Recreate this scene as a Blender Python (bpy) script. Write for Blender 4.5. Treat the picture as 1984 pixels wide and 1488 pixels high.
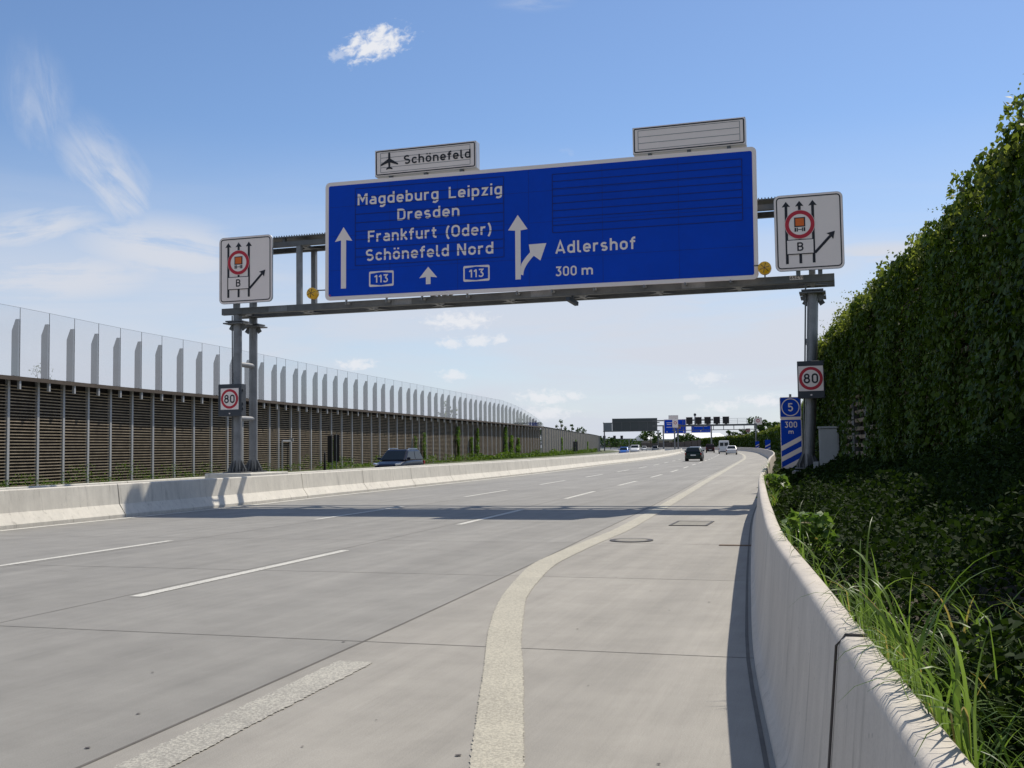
import bpy, bmesh, math, random
import numpy as np
from mathutils import Vector, Matrix

for o in list(bpy.data.objects):
    bpy.data.objects.remove(o)
scene = bpy.context.scene
C = scene.collection
R17 = math.radians(17.0)
SR, CR = math.sin(R17), math.cos(R17)

# ---------------------------------------------------------------- camera
EYE, PITCH, ROLL = 1.55, math.atan(124 / 2080), math.radians(0.8)
cam_d = bpy.data.cameras.new('camera')
cam = bpy.data.objects.new('camera', cam_d)
C.objects.link(cam)
cam_d.sensor_width = 36
cam_d.lens = 2080 / 1984 * 36
cam_d.clip_end = 9000
_r0, _u0 = Vector((1, 0, 0)), Vector((0, -math.sin(PITCH), math.cos(PITCH)))
_r = math.cos(ROLL) * _r0 - math.sin(ROLL) * _u0
_u = math.sin(ROLL) * _r0 + math.cos(ROLL) * _u0
_f = Vector((0, math.cos(PITCH), math.sin(PITCH)))
M4 = Matrix((_r, _u, -_f)).transposed().to_4x4()
M4.translation = (0, 0, EYE)
cam.matrix_world = M4
scene.camera = cam
scene.render.resolution_x, scene.render.resolution_y = 1024, 768

# ---------------------------------------------------------------- light
SUN_S, SUN_L = 0.79, 0.29            # towards the sun, along the road / to its right, per unit of height
SUN_V = Vector((SUN_S * SR + SUN_L * CR, SUN_S * CR - SUN_L * SR, 1.0)).normalized()
sun_el = math.asin(SUN_V.z)
sun_az = math.atan2(SUN_V.x, SUN_V.y)     # clockwise from +Y
sd = bpy.data.lights.new('sun', 'SUN')
sd.energy = 4.6
sd.angle = math.radians(0.53)
sd.color = (1.0, 0.93, 0.82)
sun = bpy.data.objects.new('sun', sd)
C.objects.link(sun)
sun.rotation_euler = SUN_V.to_track_quat('Z', 'Y').to_euler()
scene.view_settings.view_transform = 'Standard'
scene.view_settings.look = 'None'
scene.view_settings.exposure = 0.0
scene.view_settings.gamma = 1.0
scene.view_settings.use_curve_mapping = False
cy = scene.cycles
cy.max_bounces = 6
cy.transparent_max_bounces = 24
cy.diffuse_bounces = 3
cy.glossy_bounces = 3
cy.caustics_reflective = False
cy.caustics_refractive = False

world = bpy.data.worlds.new("World")
scene.world = world
world.use_nodes = True
wt = world.node_tree
for n in list(wt.nodes):
    wt.nodes.remove(n)


def pix_dir(x, y):
    """direction in the world seen at a place of the photograph (only used to aim clouds)"""
    u, v = (x - 992) / 2080, -(y - 744) / 2080
    return (_f + _r * u + _u * v).normalized()


class NT:
    """tiny helper for writing node trees"""
    def __init__(s, tree):
        s.t = tree

    def n(s, kind, **kw):
        nd = s.t.nodes.new(kind)
        for k, v in kw.items():
            setattr(nd, k, v)
        return nd

    def set(s, sock, v):
        if v is None:
            return
        if isinstance(v, bpy.types.NodeSocket):
            s.t.links.new(v, sock)
        else:
            sock.default_value = v

    def m(s, op, a, b=None, c=None, clamp=False):
        nd = s.n('ShaderNodeMath', operation=op)
        nd.use_clamp = clamp
        s.set(nd.inputs[0], a)
        s.set(nd.inputs[1], b)
        s.set(nd.inputs[2], c)
        return nd.outputs[0]

    def vm(s, op, a, b=None):
        nd = s.n('ShaderNodeVectorMath', operation=op)
        s.set(nd.inputs[0], a)
        s.set(nd.inputs[1], b)
        return nd.outputs['Value'] if op in ('DOT_PRODUCT', 'LENGTH') else nd.outputs[0]

    def noise(s, vec, scale, detail=4, rough=0.55, dist=0.0):
        nd = s.n('ShaderNodeTexNoise')
        s.set(nd.inputs['Vector'], vec)
        nd.inputs['Scale'].default_value = scale
        nd.inputs['Detail'].default_value = detail
        nd.inputs['Roughness'].default_value = rough
        nd.inputs['Distortion'].default_value = dist
        return nd.outputs['Fac']

    def ss(s, x, lo, hi):
        nd = s.n('ShaderNodeMapRange', interpolation_type='SMOOTHSTEP')
        s.set(nd.inputs[0], x)
        nd.inputs[1].default_value = lo
        nd.inputs[2].default_value = hi
        return nd.outputs[0]

    def lin(s, x, a, b, c, d):
        nd = s.n('ShaderNodeMapRange')
        s.set(nd.inputs[0], x)
        for i, v in enumerate((a, b, c, d)):
            nd.inputs[i + 1].default_value = v
        return nd.outputs[0]

    def mix(s, f, a, b, mode='MIX'):
        nd = s.n('ShaderNodeMix', data_type='RGBA', blend_type=mode)
        s.set(nd.inputs[0], f)
        for i, v in ((6, a), (7, b)):
            if isinstance(v, tuple) and len(v) == 3:
                v = v + (1,)
            s.set(nd.inputs[i], v)
        return nd.outputs[2]

    def mapv(s, vec, scale=(1, 1, 1), rot=(0, 0, 0), loc=(0, 0, 0)):
        nd = s.n('ShaderNodeMapping')
        s.set(nd.inputs['Vector'], vec)
        nd.inputs['Location'].default_value = loc
        nd.inputs['Rotation'].default_value = rot
        nd.inputs['Scale'].default_value = scale
        return nd.outputs[0]


def build_sky():
    w = NT(wt)
    sky = w.n('ShaderNodeTexSky', sky_type='NISHITA')
    sky.sun_disc = False
    sky.sun_elevation = sun_el
    sky.sun_rotation = sun_az
    sky.altitude = 50
    sky.air_density = 1.0
    sky.dust_density = 0.25
    sky.ozone_density = 2.2
    d = w.n('ShaderNodeTexCoord').outputs['Generated']
    sep = w.n('ShaderNodeSeparateXYZ')
    w.set(sep.inputs[0], d)
    x, y, z = sep.outputs
    az = w.m('ARCTAN2', x, y)                       # bearing, clockwise from +Y
    el = w.m('ARCSINE', z)
    comb = w.n('ShaderNodeCombineXYZ')
    w.set(comb.inputs[0], az)
    w.set(comb.inputs[1], el)
    ae = comb.outputs[0]
    total = None
    puffs = None

    def add(val):
        nonlocal total
        total = val if total is None else w.m('MAXIMUM', total, val)

    def add_puff(val):
        nonlocal puffs
        puffs = val if puffs is None else w.m('MAXIMUM', puffs, val)

    # thin milky layer that thickens towards the horizon, in flat layers
    n1 = w.noise(w.mapv(ae, (3.0, 16, 1), loc=(1.3, .2, 0)), 1.0, 5, .55, .4)
    low = w.ss(el, 0.30, 0.08)
    add(w.m('MULTIPLY', low, w.lin(n1, .32, .55, .56, 1.0)))
    # unseen broken cloud, added behind the camera to whiten and lift the ambient light
    n2 = w.noise(w.mapv(d, (2.2, 2.2, 3.5), loc=(.4, .9, 0)), 1.0, 6, .6, .2)
    add(w.m('MULTIPLY', w.m('MULTIPLY', w.ss(y, .45, -.25), w.ss(n2, .40, .58)), .55))
    # cirrus: combed wisps, left of the road
    def wisps(px, py, rx, ry, ang, sc, stretch, lo, hi, amp, seed):
        c = pix_dir(px, py)
        a0, e0 = math.atan2(c.x, c.y), math.asin(c.z)
        q = w.mapv(ae, (1, 1, 1), loc=(-a0, -e0, 0))
        q2 = w.n('ShaderNodeVectorRotate', rotation_type='Z_AXIS')
        w.set(q2.inputs['Vector'], q)
        q2.inputs['Angle'].default_value = math.radians(ang)
        q2 = q2.outputs[0]
        r = w.vm('LENGTH', w.mapv(q2, (1 / rx, 1 / ry, 0)))
        mask = w.ss(r, 1.0, 0.12)
        n0 = w.noise(w.mapv(q2, (sc / stretch, sc, 1), loc=(seed, seed * 1.7, 0)), 1.0, 8, .62, .8)
        n9 = w.noise(w.mapv(q2, (sc * .35, sc * .5, 1), loc=(seed, seed * .6, 0)), 1.0, 5, .55, .3)
        nn = w.m('ADD', w.m('MULTIPLY', n0, .64), w.m('MULTIPLY', n9, .36))
        add(w.m('MULTIPLY', w.m('MULTIPLY', mask, w.ss(nn, lo, hi)), amp))
    wisps(215, 355, .085, .045, 47, 60, 3.5, .26, .66, .85, 3.1)
    wisps(75, 200, .065, .035, 80, 50, 5, .34, .68, .55, 8.3)
    wisps(60, 445, .11, .03, -12, 55, 6, .26, .56, .95, 5.2)
    wisps(330, 490, .16, .055, 4, 48, 5, .24, .54, 1.0, 1.9)
    wisps(120, 540, .19, .045, -4, 45, 6, .24, .54, 1.0, 12.9)
    wisps(1750, 490, .18, .022, 3, 40, 8, .22, .52, 1.0, 6.6)
    wisps(1250, 590, .32, .034, 1, 40, 9, .26, .58, .85, 7.7)
    wisps(560, 640, .28, .05, -2, 40, 8, .28, .58, .85, 2.7)
    wisps(1098, 296, .012, .007, 20, 120, 2, .34, .7, .3, 4.4)
    wisps(1030, 5, .05, .010, 0, 60, 5, .4, .7, .3, 9.4)

    # small fair-weather cumulus
    def puff(px, py, rx, ry, amp, seed, ang=0, sc=110):
        c = pix_dir(px, py)
        a0, e0 = math.atan2(c.x, c.y), math.asin(c.z)
        q = w.mapv(ae, (1, 1, 1), loc=(-a0, -e0, 0))
        q2 = w.n('ShaderNodeVectorRotate', rotation_type='Z_AXIS')
        w.set(q2.inputs['Vector'], q)
        q2.inputs['Angle'].default_value = math.radians(ang)
        q2 = q2.outputs[0]
        r = w.vm('LENGTH', w.mapv(q2, (1 / rx, 1 / ry, 0)))
        nn = w.noise(w.mapv(q2, (1, 1.5, 1), loc=(seed, seed * .7, 0)), sc, 6, .62, .3)
        v = w.m('ADD', w.m('SUBTRACT', 1.0, r), w.m('MULTIPLY', w.m('SUBTRACT', nn, .5), 2.4))
        add_puff(w.m('MULTIPLY', w.ss(v, 0.02, 0.85), amp))
    puff(728, 85, .040, .017, .95, 1.0, -16, 90)
    puff(655, 106, .015, .006, .40, 2.0, -8, 140)
    puff(890, 622, .042, .010, .80, 3.0)
    puff(925, 660, .020, .007, .75, 14.0)
    puff(966, 657, .012, .006, .7, 5.0)
    puff(872, 664, .014, .007, .7, 6.0)
    puff(690, 706, .022, .007, .75, 7.0)
    puff(880, 727, .018, .007, .7, 18.0)
    puff(1050, 770, .030, .009, .8, 9.0)
    puff(1110, 765, .014, .006, .7, 10.0)
    puff(1480, 776, .026, .008, .8, 11.0)
    puff(1368, 734, .022, .008, .6, 12.0)
    puff(1395, 788, .020, .007, .75, 13.0)
    puff(1060, 800, .035, .008, .7, 21.0)
    puff(1340, 770, .012, .005, .5, 23.0)
    tint = w.mix(1.0, sky.outputs[0], (.81, .895, 1.02), 'MULTIPLY')
    col = w.mix(total, tint, (5.7, 6.05, 6.8))
    col = w.mix(puffs, col, (7.3, 7.4, 7.7))
    bg = w.n('ShaderNodeBackground')
    w.set(bg.inputs[0], col)
    bg.inputs[1].default_value = 0.115
    out = w.n('ShaderNodeOutputWorld')
    wt.links.new(bg.outputs[0], out.inputs[0])


build_sky()

# ---------------------------------------------------------------- materials
MATS = {}


def mat(name, col, rough=0.7, metal=0.0, var=0.12, vscale=6.0, bump=0.0, bscale=40.0, spec=0.4, coat=0.0):
    """plain weathered surface: a base colour broken up by two scales of noise"""
    if name in MATS:
        return MATS[name]
    m = bpy.data.materials.new(name)
    m.use_nodes = True
    t = NT(m.node_tree)
    p = m.node_tree.nodes['Principled BSDF']
    co = t.n('ShaderNodeTexCoord').outputs['Object']
    a = t.noise(co, vscale, 5, .6)
    b = t.noise(co, vscale * 7, 3, .6)
    f = t.m('ADD', t.m('MULTIPLY', a, .65), t.m('MULTIPLY', b, .35))
    f = t.lin(f, .3, .7, 0, 1)
    lo = tuple(c * (1 - var) for c in col)
    hi = tuple(min(1, c * (1 + var)) for c in col)
    t.set(p.inputs['Base Color'], t.mix(f, lo, hi))
    t.set(p.inputs['Roughness'], t.lin(b, .3, .7, max(.02, rough - .06), min(1, rough + .06)))
    p.inputs['Metallic'].default_value = metal
    p.inputs['Specular IOR Level'].default_value = spec
    if coat:
        p.inputs['Coat Weight'].default_value = coat
        p.inputs['Coat Roughness'].default_value = .05
    if bump:
        bn = t.n('ShaderNodeBump')
        bn.inputs['Strength'].default_value = bump
        bn.inputs['Distance'].default_value = .01
        t.set(bn.inputs['Height'], t.noise(co, bscale, 4, .6))
        t.set(p.inputs['Normal'], bn.outputs[0])
    MATS[name] = m
    return m


def road_mat(name, col, warm, speck=0.17):
    m = bpy.data.materials.new(name)
    m.use_nodes = True
    t = NT(m.node_tree)
    p = m.node_tree.nodes['Principled BSDF']
    co = t.n('ShaderNodeTexCoord').outputs['Object']
    rot = t.mapv(co, (1, 1, 1), rot=(0, 0, R17))           # x across, y along the road
    big = t.noise(rot, .22, 4, .6)
    streak = t.noise(t.mapv(rot, (3.2, .10, 1)), 1.0, 5, .6, .3)
    fine = t.noise(rot, 130, 3, .7)
    brush = t.noise(t.mapv(rot, (45, 1.2, 1)), 1.0, 3, .6)
    mid = t.noise(rot, 1.7, 6, .65)
    f = t.m('ADD', t.m('MULTIPLY', streak, .30), t.m('MULTIPLY', big, .27))
    f = t.m('ADD', f, t.m('ADD', t.m('MULTIPLY', brush, .10), t.m('MULTIPLY', mid, .33)))
    f = t.lin(f, .37, .63, 0, 1)
    c = t.mix(f, tuple(x * .84 for x in col), tuple(x * 1.10 for x in warm))
    # every slab between two joints set at its own tone
    sep = t.n('ShaderNodeSeparateXYZ')
    t.set(sep.inputs[0], rot)
    cb = t.n('ShaderNodeCombineXYZ')
    t.set(cb.inputs[0], t.m('FLOOR', t.m('DIVIDE', t.m('ADD', sep.outputs[0], 3.75), 3.75)))
    t.set(cb.inputs[1], t.m('FLOOR', t.m('DIVIDE', t.m('SUBTRACT', sep.outputs[1], 8.07), 4.5)))
    wn = t.n('ShaderNodeTexWhiteNoise', noise_dimensions='2D')
    t.set(wn.inputs['Vector'], cb.outputs[0])
    slab = t.lin(wn.outputs[0], 0, 1, .965, 1.035)
    cs = t.n('ShaderNodeVectorMath', operation='SCALE')
    t.set(cs.inputs[0], c)
    t.set(cs.inputs['Scale'], t.m('MULTIPLY', slab, t.lin(fine, .3, .7, 1 - speck, 1 + speck)))
    c = cs.outputs[0]
    # scattered dark flecks and oily blotches
    v = t.n('ShaderNodeTexVoronoi')
    t.set(v.inputs['Vector'], rot)
    v.inputs['Scale'].default_value = 2.3
    sp = t.ss(t.m('ADD', v.outputs['Distance'], t.m('MULTIPLY', t.noise(rot, 40, 2), .03)), .030, .018)
    sp = t.m('MULTIPLY', sp, t.ss(t.noise(rot, .9, 2), .52, .60))
    c = t.mix(t.m('MULTIPLY', sp, .55), c, (.07, .065, .06))
    blot = t.ss(t.noise(t.mapv(rot, (1.2, .5, 1)), 1.1, 5, .65), .62, .78)
    c = t.mix(t.m('MULTIPLY', blot, .22), c, (.14, .13, .12))
    # darker rolled wheel tracks between the lane lines
    wt_ = t.m('ABSOLUTE', t.m('SUBTRACT', t.m('FRACT', t.m('DIVIDE', t.m('ADD', sep.outputs[0], .75), 1.87)), .5))
    trk = t.m('MULTIPLY', t.ss(wt_, .30, .08), t.lin(t.noise(t.mapv(rot, (.6, .05, 1)), 1.0, 3), .35, .65, .02, .16))
    c = t.mix(trk, c, (.13, .125, .115))
    t.set(p.inputs['Base Color'], c)
    p.inputs['Roughness'].default_value = .82
    p.inputs['Specular IOR Level'].default_value = .35
    bn = t.n('ShaderNodeBump')
    bn.inputs['Strength'].default_value = .35
    bn.inputs['Distance'].default_value = .004
    t.set(bn.inputs['Height'], t.m('ADD', fine, brush))
    t.set(p.inputs['Normal'], bn.outputs[0])
    return m


def barrier_mat(name, col):
    """cast concrete with vertical run marks and pores"""
    m = bpy.data.materials.new(name)
    m.use_nodes = True
    t = NT(m.node_tree)
    p = m.node_tree.nodes['Principled BSDF']
    co = t.n('ShaderNodeTexCoord').outputs['Object']
    run = t.noise(t.mapv(co, (7, 7, .5)), 1.0, 5, .65)
    big = t.noise(co, .9, 4, .6)
    fine = t.noise(co, 90, 3, .7)
    f = t.lin(t.m('ADD', t.m('MULTIPLY', run, .5), t.m('MULTIPLY', big, .5)), .33, .68, 0, 1)
    c = t.mix(f, tuple(x * .84 for x in col), tuple(x * 1.08 for x in col))
    stain = t.m('MULTIPLY', t.ss(t.noise(t.mapv(co, (6, 6, .22), loc=(4, 2, 0)), 1.0, 6, .7), .54, .72), .48)
    c = t.mix(stain, c, (.15, .135, .11))
    v = t.n('ShaderNodeTexVoronoi')
    t.set(v.inputs['Vector'], co)
    v.inputs['Scale'].default_value = 16
    pore = t.m('MULTIPLY', t.ss(v.outputs['Distance'], .14, .08), t.ss(t.noise(co, 5, 3), .50, .60))
    c = t.mix(t.m('MULTIPLY', pore, .55), c, (.12, .11, .10))
    mott = t.lin(t.noise(co, 4.5, 6, .7), .35, .65, 0, 1)
    c = t.mix(t.m('MULTIPLY', mott, .22), c, tuple(x * .62 for x in col))
    cs = t.n('ShaderNodeVectorMath', operation='SCALE')
    t.set(cs.inputs[0], c)
    t.set(cs.inputs['Scale'], t.lin(fine, .3, .7, .93, 1.07))
    t.set(p.inputs['Base Color'], cs.outputs[0])
    p.inputs['Roughness'].default_value = .85
    bn = t.n('ShaderNodeBump')
    bn.inputs['Strength'].default_value = .3
    bn.inputs['Distance'].default_value = .004
    t.set(bn.inputs['Height'], fine)
    t.set(p.inputs['Normal'], bn.outputs[0])
    return m


def paint_mat(name, col, worn=.5, under=(.30, .29, .27), scale=26.0):
    """thick agglomerate road paint: bright drops with the concrete showing between them"""
    m = bpy.data.materials.new(name)
    m.use_nodes = True
    t = NT(m.node_tree)
    p = m.node_tree.nodes['Principled BSDF']
    co = t.n('ShaderNodeTexCoord').outputs['Object']
    a = t.noise(co, scale, 3, .7)
    b = t.noise(co, 1.3, 4, .6)
    f = t.ss(t.m('ADD', a, t.m('MULTIPLY', t.m('SUBTRACT', b, .5), .25)), worn - .13, worn + .13)
    t.set(p.inputs['Base Color'], t.mix(f, under, col))
    p.inputs['Roughness'].default_value = .75
    bn = t.n('ShaderNodeBump')
    bn.inputs['Strength'].default_value = .6
    bn.inputs['Distance'].default_value = .006
    t.set(bn.inputs['Height'], a)
    t.set(p.inputs['Normal'], bn.outputs[0])
    return m


def leaf_mat(name, lo, hi, trans=.35, rough=.55, dry=None):
    m = bpy.data.materials.new(name)
    m.use_nodes = True
    t = NT(m.node_tree)
    nt = m.node_tree
    p = nt.nodes['Principled BSDF']
    g = t.n('ShaderNodeNewGeometry')
    co = t.n('ShaderNodeTexCoord').outputs['Object']
    f = t.m('ADD', t.m('MULTIPLY', g.outputs['Random Per Island'], .6), t.m('MULTIPLY', t.noise(co, .8, 3), .4))
    c = t.mix(t.lin(f, .15, .85, 0, 1), lo, hi)
    if dry:
        c = t.mix(t.m('GREATER_THAN', g.outputs['Random Per Island'], .95), c, dry)
    t.set(p.inputs['Base Color'], c)
    p.inputs['Roughness'].default_value = rough
    p.inputs['Specular IOR Level'].default_value = .15
    tr = t.n('ShaderNodeBsdfTranslucent')
    bright = t.mix(1.0, c, (1.5, 1.5, .8), 'MULTIPLY')
    t.set(tr.inputs[0], bright)
    mx = t.n('ShaderNodeMixShader')
    mx.inputs[0].default_value = trans
    nt.links.new(p.outputs[0], mx.inputs[1])
    nt.links.new(tr.outputs[0], mx.inputs[2])
    nt.links.new(mx.outputs[0], nt.nodes['Material Output'].inputs[0])
    return m


def glass_pane_mat():
    m = bpy.data.materials.new('clear_screen')
    m.use_nodes = True
    t = NT(m.node_tree)
    nt = m.node_tree
    tr = t.n('ShaderNodeBsdfTransparent')
    tr.inputs[0].default_value = (.96, .97, .98, 1)
    df = t.n('ShaderNodeBsdfDiffuse')
    df.inputs[0].default_value = (.55, .57, .60, 1)
    gl = t.n('ShaderNodeBsdfGlossy')
    gl.inputs[1].default_value = .05
    m1 = t.n('ShaderNodeMixShader')
    co = t.n('ShaderNodeTexCoord').outputs['Object']
    t.set(m1.inputs[0], t.lin(t.noise(co, .7, 4), .3, .7, .02, .045))
    nt.links.new(tr.outputs[0], m1.inputs[1])
    nt.links.new(df.outputs[0], m1.inputs[2])
    m2 = t.n('ShaderNodeMixShader')
    fr = t.n('ShaderNodeFresnel')
    fr.inputs[0].default_value = 1.3
    t.set(m2.inputs[0], t.m('MULTIPLY', fr.outputs[0], .3))
    nt.links.new(m1.outputs[0], m2.inputs[1])
    nt.links.new(gl.outputs[0], m2.inputs[2])
    nt.links.new(m2.outputs[0], nt.nodes['Material Output'].inputs[0])
    return m


M_ROAD = road_mat('lane_concrete', (.248, .238, .214), (.280, .268, .241))
M_SHOULDER = road_mat('shoulder_concrete', (.305, .286, .250), (.350, .328, .286))
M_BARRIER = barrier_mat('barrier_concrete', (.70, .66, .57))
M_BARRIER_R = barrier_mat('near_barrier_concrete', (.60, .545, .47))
M_LINE = paint_mat('broad_line_paint', (.50, .465, .365), .50, (.32, .295, .235), 62)
M_DASH = paint_mat('white_line_paint', (.62, .60, .53), .43, (.30, .29, .26), 60)
M_BLOCK = paint_mat('worn_block_paint', (.50, .475, .40), .53, (.27, .255, .22), 62)
M_JOINT = mat('joint_sealant', (.125, .115, .10), .8, var=.25)
M_SEAL = mat('dark_sealant', (.085, .075, .07), .8)
M_STEEL = mat('galvanised_steel', (.215, .22, .225), .5, .35, var=.24, vscale=3)
M_STEEL_D = mat('weathered_steel', (.135, .14, .142), .6, .3, var=.26, vscale=3)
M_ALU = mat('sign_edge_aluminium', (.50, .51, .53), .45, .5, var=.08)
M_WHITE = mat('sign_white_sheeting', (.90, .79, .73), .6, var=.03, vscale=2, spec=.15)
M_BLACK = mat('sign_black_sheeting', (.012, .012, .018), .5, var=.1)
M_BLUE = mat('sign_blue_sheeting', (.003, .060, .50), .6, var=.10, vscale=.6, spec=.12)
M_SEAM = mat('sign_seam', (.003, .012, .09), .6, var=.1)
M_GREYSEAM = mat('sign_grey_seam', (.20, .20, .22), .6, var=.1)
M_RED = mat('sign_red_sheeting', (.50, .015, .035), .45, var=.06)
M_ORANGE = mat('sign_orange_sheeting', (.75, .14, .015), .5, var=.06)
M_AMBER = mat('amber_lens', (.95, .46, .01), .3, var=.25, vscale=14, spec=.6)
M_BOX = mat('signal_box_grey', (.045, .052, .062), .55, var=.12)
M_DARKBOX = mat('black_signal_face', (.012, .010, .012), .5, var=.2)
M_BACK = mat('sign_back_grey', (.075, .085, .085), .6, .2, var=.15)
M_WOOD = mat('grey_weathered_timber', (.29, .235, .165), .9, var=.42, vscale=2.0, bump=.3)
M_WOOD_D = mat('dark_stained_timber', (.075, .058, .045), .9, var=.3, vscale=3.0)
M_FAR_WOOD = mat('silver_grey_timber', (.17, .16, .14), .9, var=.25, vscale=1.0)
M_GAP = mat('dark_backing', (.016, .013, .012), .95, var=.2)
M_POST = mat('wall_post_steel', (.36, .365, .37), .6, .15, var=.1)
M_FIN = mat('fin_steel', (.058, .060, .066), .7, .0, var=.06, vscale=1)
M_GLASSW = glass_pane_mat()
M_CAB = mat('cabinet_grey_paint', (.36, .37, .36), .6, var=.10, vscale=4)
M_SOIL = mat('dark_soil', (.055, .045, .03), .95, var=.4, vscale=5, bump=.5)
M_GROUND = mat('rough_grassland', (.085, .10, .04), .95, var=.45, vscale=.05)
M_MEDIAN = mat('median_gravel', (.27, .26, .24), .9, var=.25, vscale=3)
M_IRON = mat('cast_iron', (.055, .05, .048), .6, .4, var=.3, vscale=15)
M_RUST = mat('rusty_steel', (.16, .115, .08), .85, .2, var=.4, vscale=12)
M_COVER = mat('manhole_concrete', (.25, .235, .20), .85, var=.25)
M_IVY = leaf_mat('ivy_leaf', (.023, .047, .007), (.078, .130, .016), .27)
M_IVY_T = leaf_mat('sunlit_ivy_leaf', (.065, .095, .016), (.19, .225, .055), .45)  # lighter, yellower ivy for crest and sprigs: sunlight put into the leaf colour
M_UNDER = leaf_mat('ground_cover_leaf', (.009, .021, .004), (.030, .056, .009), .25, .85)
M_GRASS = leaf_mat('grass_blade', (.065, .13, .024), (.19, .285, .075), .40, .40, (.30, .25, .11))
M_VINE = leaf_mat('climber_leaf', (.07, .14, .02), (.16, .26, .045), .40)
M_TREE = leaf_mat('tree_leaf', (.020, .045, .012), (.06, .11, .025), .30)
M_TREE_P = leaf_mat('pale_tree_leaf', (.10, .12, .07), (.20, .22, .13), .40)
M_BARK = mat('bark', (.10, .08, .06), .9, var=.3, vscale=8)
M_VERGE = leaf_mat('verge_grass', (.05, .10, .016), (.13, .20, .04), .35)

# ---------------------------------------------------------------- geometry helpers


class MB:
    """collects shapes and links them as one mesh object"""
    def __init__(s):
        s.v, s.f, s.mi, s.sm = [], [], [], []

    def add(s, verts, faces, mi=0, smooth=False):
        b = len(s.v)
        s.v += [tuple(v) for v in verts]
        for f in faces:
            s.f.append(tuple(b + i for i in f))
            s.mi.append(mi)
            s.sm.append(smooth)

    def box(s, x0, x1, y0, y1, z0, z1, mi=0):
        v = [(x, y, z) for x in (x0, x1) for y in (y0, y1) for z in (z0, z1)]
        s.add(v, [(0, 1, 3, 2), (4, 6, 7, 5), (0, 4, 5, 1), (2, 3, 7, 6), (0, 2, 6, 4), (1, 5, 7, 3)], mi)

    def beam(s, a, b, w, h, mi=0, up=(0, 0, 1)):
        a, b = Vector(a), Vector(b)
        d = (b - a).normalized()
        u = Vector(up)
        if abs(d.dot(u)) > .98:
            u = Vector((0, 1, 0))
        r = d.cross(u).normalized()
        u = r.cross(d).normalized()
        v = [p + r * (sx * w / 2) + u * (sy * h / 2) for p in (a, b) for sx, sy in ((-1, -1), (1, -1), (1, 1), (-1, 1))]
        s.add(v, [(0, 1, 2, 3), (7, 6, 5, 4), (0, 4, 5, 1), (1, 5, 6, 2), (2, 6, 7, 3), (3, 7, 4, 0)], mi)

    def tube(s, pts, radii, n=12, mi=0, cap=True):
        pts = [Vector(p) for p in pts]
        if not hasattr(radii, '__len__'):
            radii = [radii] * len(pts)
        rings = []
        for i, p in enumerate(pts):
            d = (pts[min(i + 1, len(pts) - 1)] - pts[max(i - 1, 0)]).normalized()
            ref = Vector((0, 0, 1)) if abs(d.z) < .9 else Vector((1, 0, 0))
            a = d.cross(ref).normalized()
            b = d.cross(a).normalized()
            rings.append([p + (a * math.cos(2 * math.pi * k / n) + b * math.sin(2 * math.pi * k / n)) * radii[i] for k in range(n)])
        vs = [q for r in rings for q in r]
        fs = [(i * n + k, i * n + (k + 1) % n, (i + 1) * n + (k + 1) % n, (i + 1) * n + k)
              for i in range(len(pts) - 1) for k in range(n)]
        s.add(vs, fs, mi, True)
        if cap:
            s.add(rings[0], [tuple(range(n - 1, -1, -1))], mi)
            s.add(rings[-1], [tuple(range(n))], mi)

    def plate(s, pts, y, thick=0.0, mi=0):
        """polygon given as (x, z), facing -y, optional thickness towards +y"""
        n = len(pts)
        area = sum(pts[i][0] * pts[(i + 1) % n][1] - pts[(i + 1) % n][0] * pts[i][1] for i in range(n))
        if area < 0:
            pts = pts[::-1]
        front = [(x, y, z) for x, z in pts]
        if not thick:
            s.add(front, [tuple(range(n))], mi)
            return
        back = [(x, y + thick, z) for x, z in pts]
        fs = [tuple(range(n)), tuple(range(2 * n - 1, n - 1, -1))]
        fs += [(i, i + n, (i + 1) % n + n, (i + 1) % n) for i in range(n)]
        s.add(front + back, fs, mi)

    def ring(s, cx, cz, r0, r1, y, n=48, mi=0):
        vs = []
        for k in range(n):
            a = 2 * math.pi * k / n
            vs += [(cx + r0 * math.cos(a), y, cz + r0 * math.sin(a)), (cx + r1 * math.cos(a), y, cz + r1 * math.sin(a))]
        s.add(vs, [(2 * k, 2 * k + 1, (2 * k + 3) % (2 * n), (2 * k + 2) % (2 * n)) for k in range(n)], mi)

    def frame(s, x0, x1, z0, z1, r, w, y, mi=0):
        """rounded rectangular outline of width w"""
        a = rrect(x0, x1, z0, z1, r)
        b = rrect(x0 + w, x1 - w, z0 + w, z1 - w, max(r - w, .004))
        n = len(a)
        vs = [(x, y, z) for x, z in a] + [(x, y, z) for x, z in b]
        s.add(vs, [(i, (i + 1) % n, (i + 1) % n + n, i + n) for i in range(n)], mi)

    def build(s, name, mats, parent=None, bevel=0.0):
        me = bpy.data.meshes.new(name)
        me.from_pydata(s.v, [], s.f)
        if not isinstance(mats, (list, tuple)):
            mats = [mats]
        for m in mats:
            me.materials.append(m)
        me.polygons.foreach_set('material_index', s.mi)
        me.polygons.foreach_set('use_smooth', s.sm)
        me.update()
        o = bpy.data.objects.new(name, me)
        C.objects.link(o)
        o.parent = parent
        if bevel:
            bv = o.modifiers.new('bevel', 'BEVEL')
            bv.width = bevel
            bv.segments = 2
            bv.limit_method = 'ANGLE'
        return o


def rrect(x0, x1, z0, z1, r, n=6):
    out = []
    for cx, cz, a0 in ((x1 - r, z0 + r, -90), (x1 - r, z1 - r, 0), (x0 + r, z1 - r, 90), (x0 + r, z0 + r, 180)):
        for k in range(n + 1):
            a = math.radians(a0 + 90 * k / n)
            out.append((cx + r * math.cos(a), cz + r * math.sin(a)))
    return out


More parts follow.
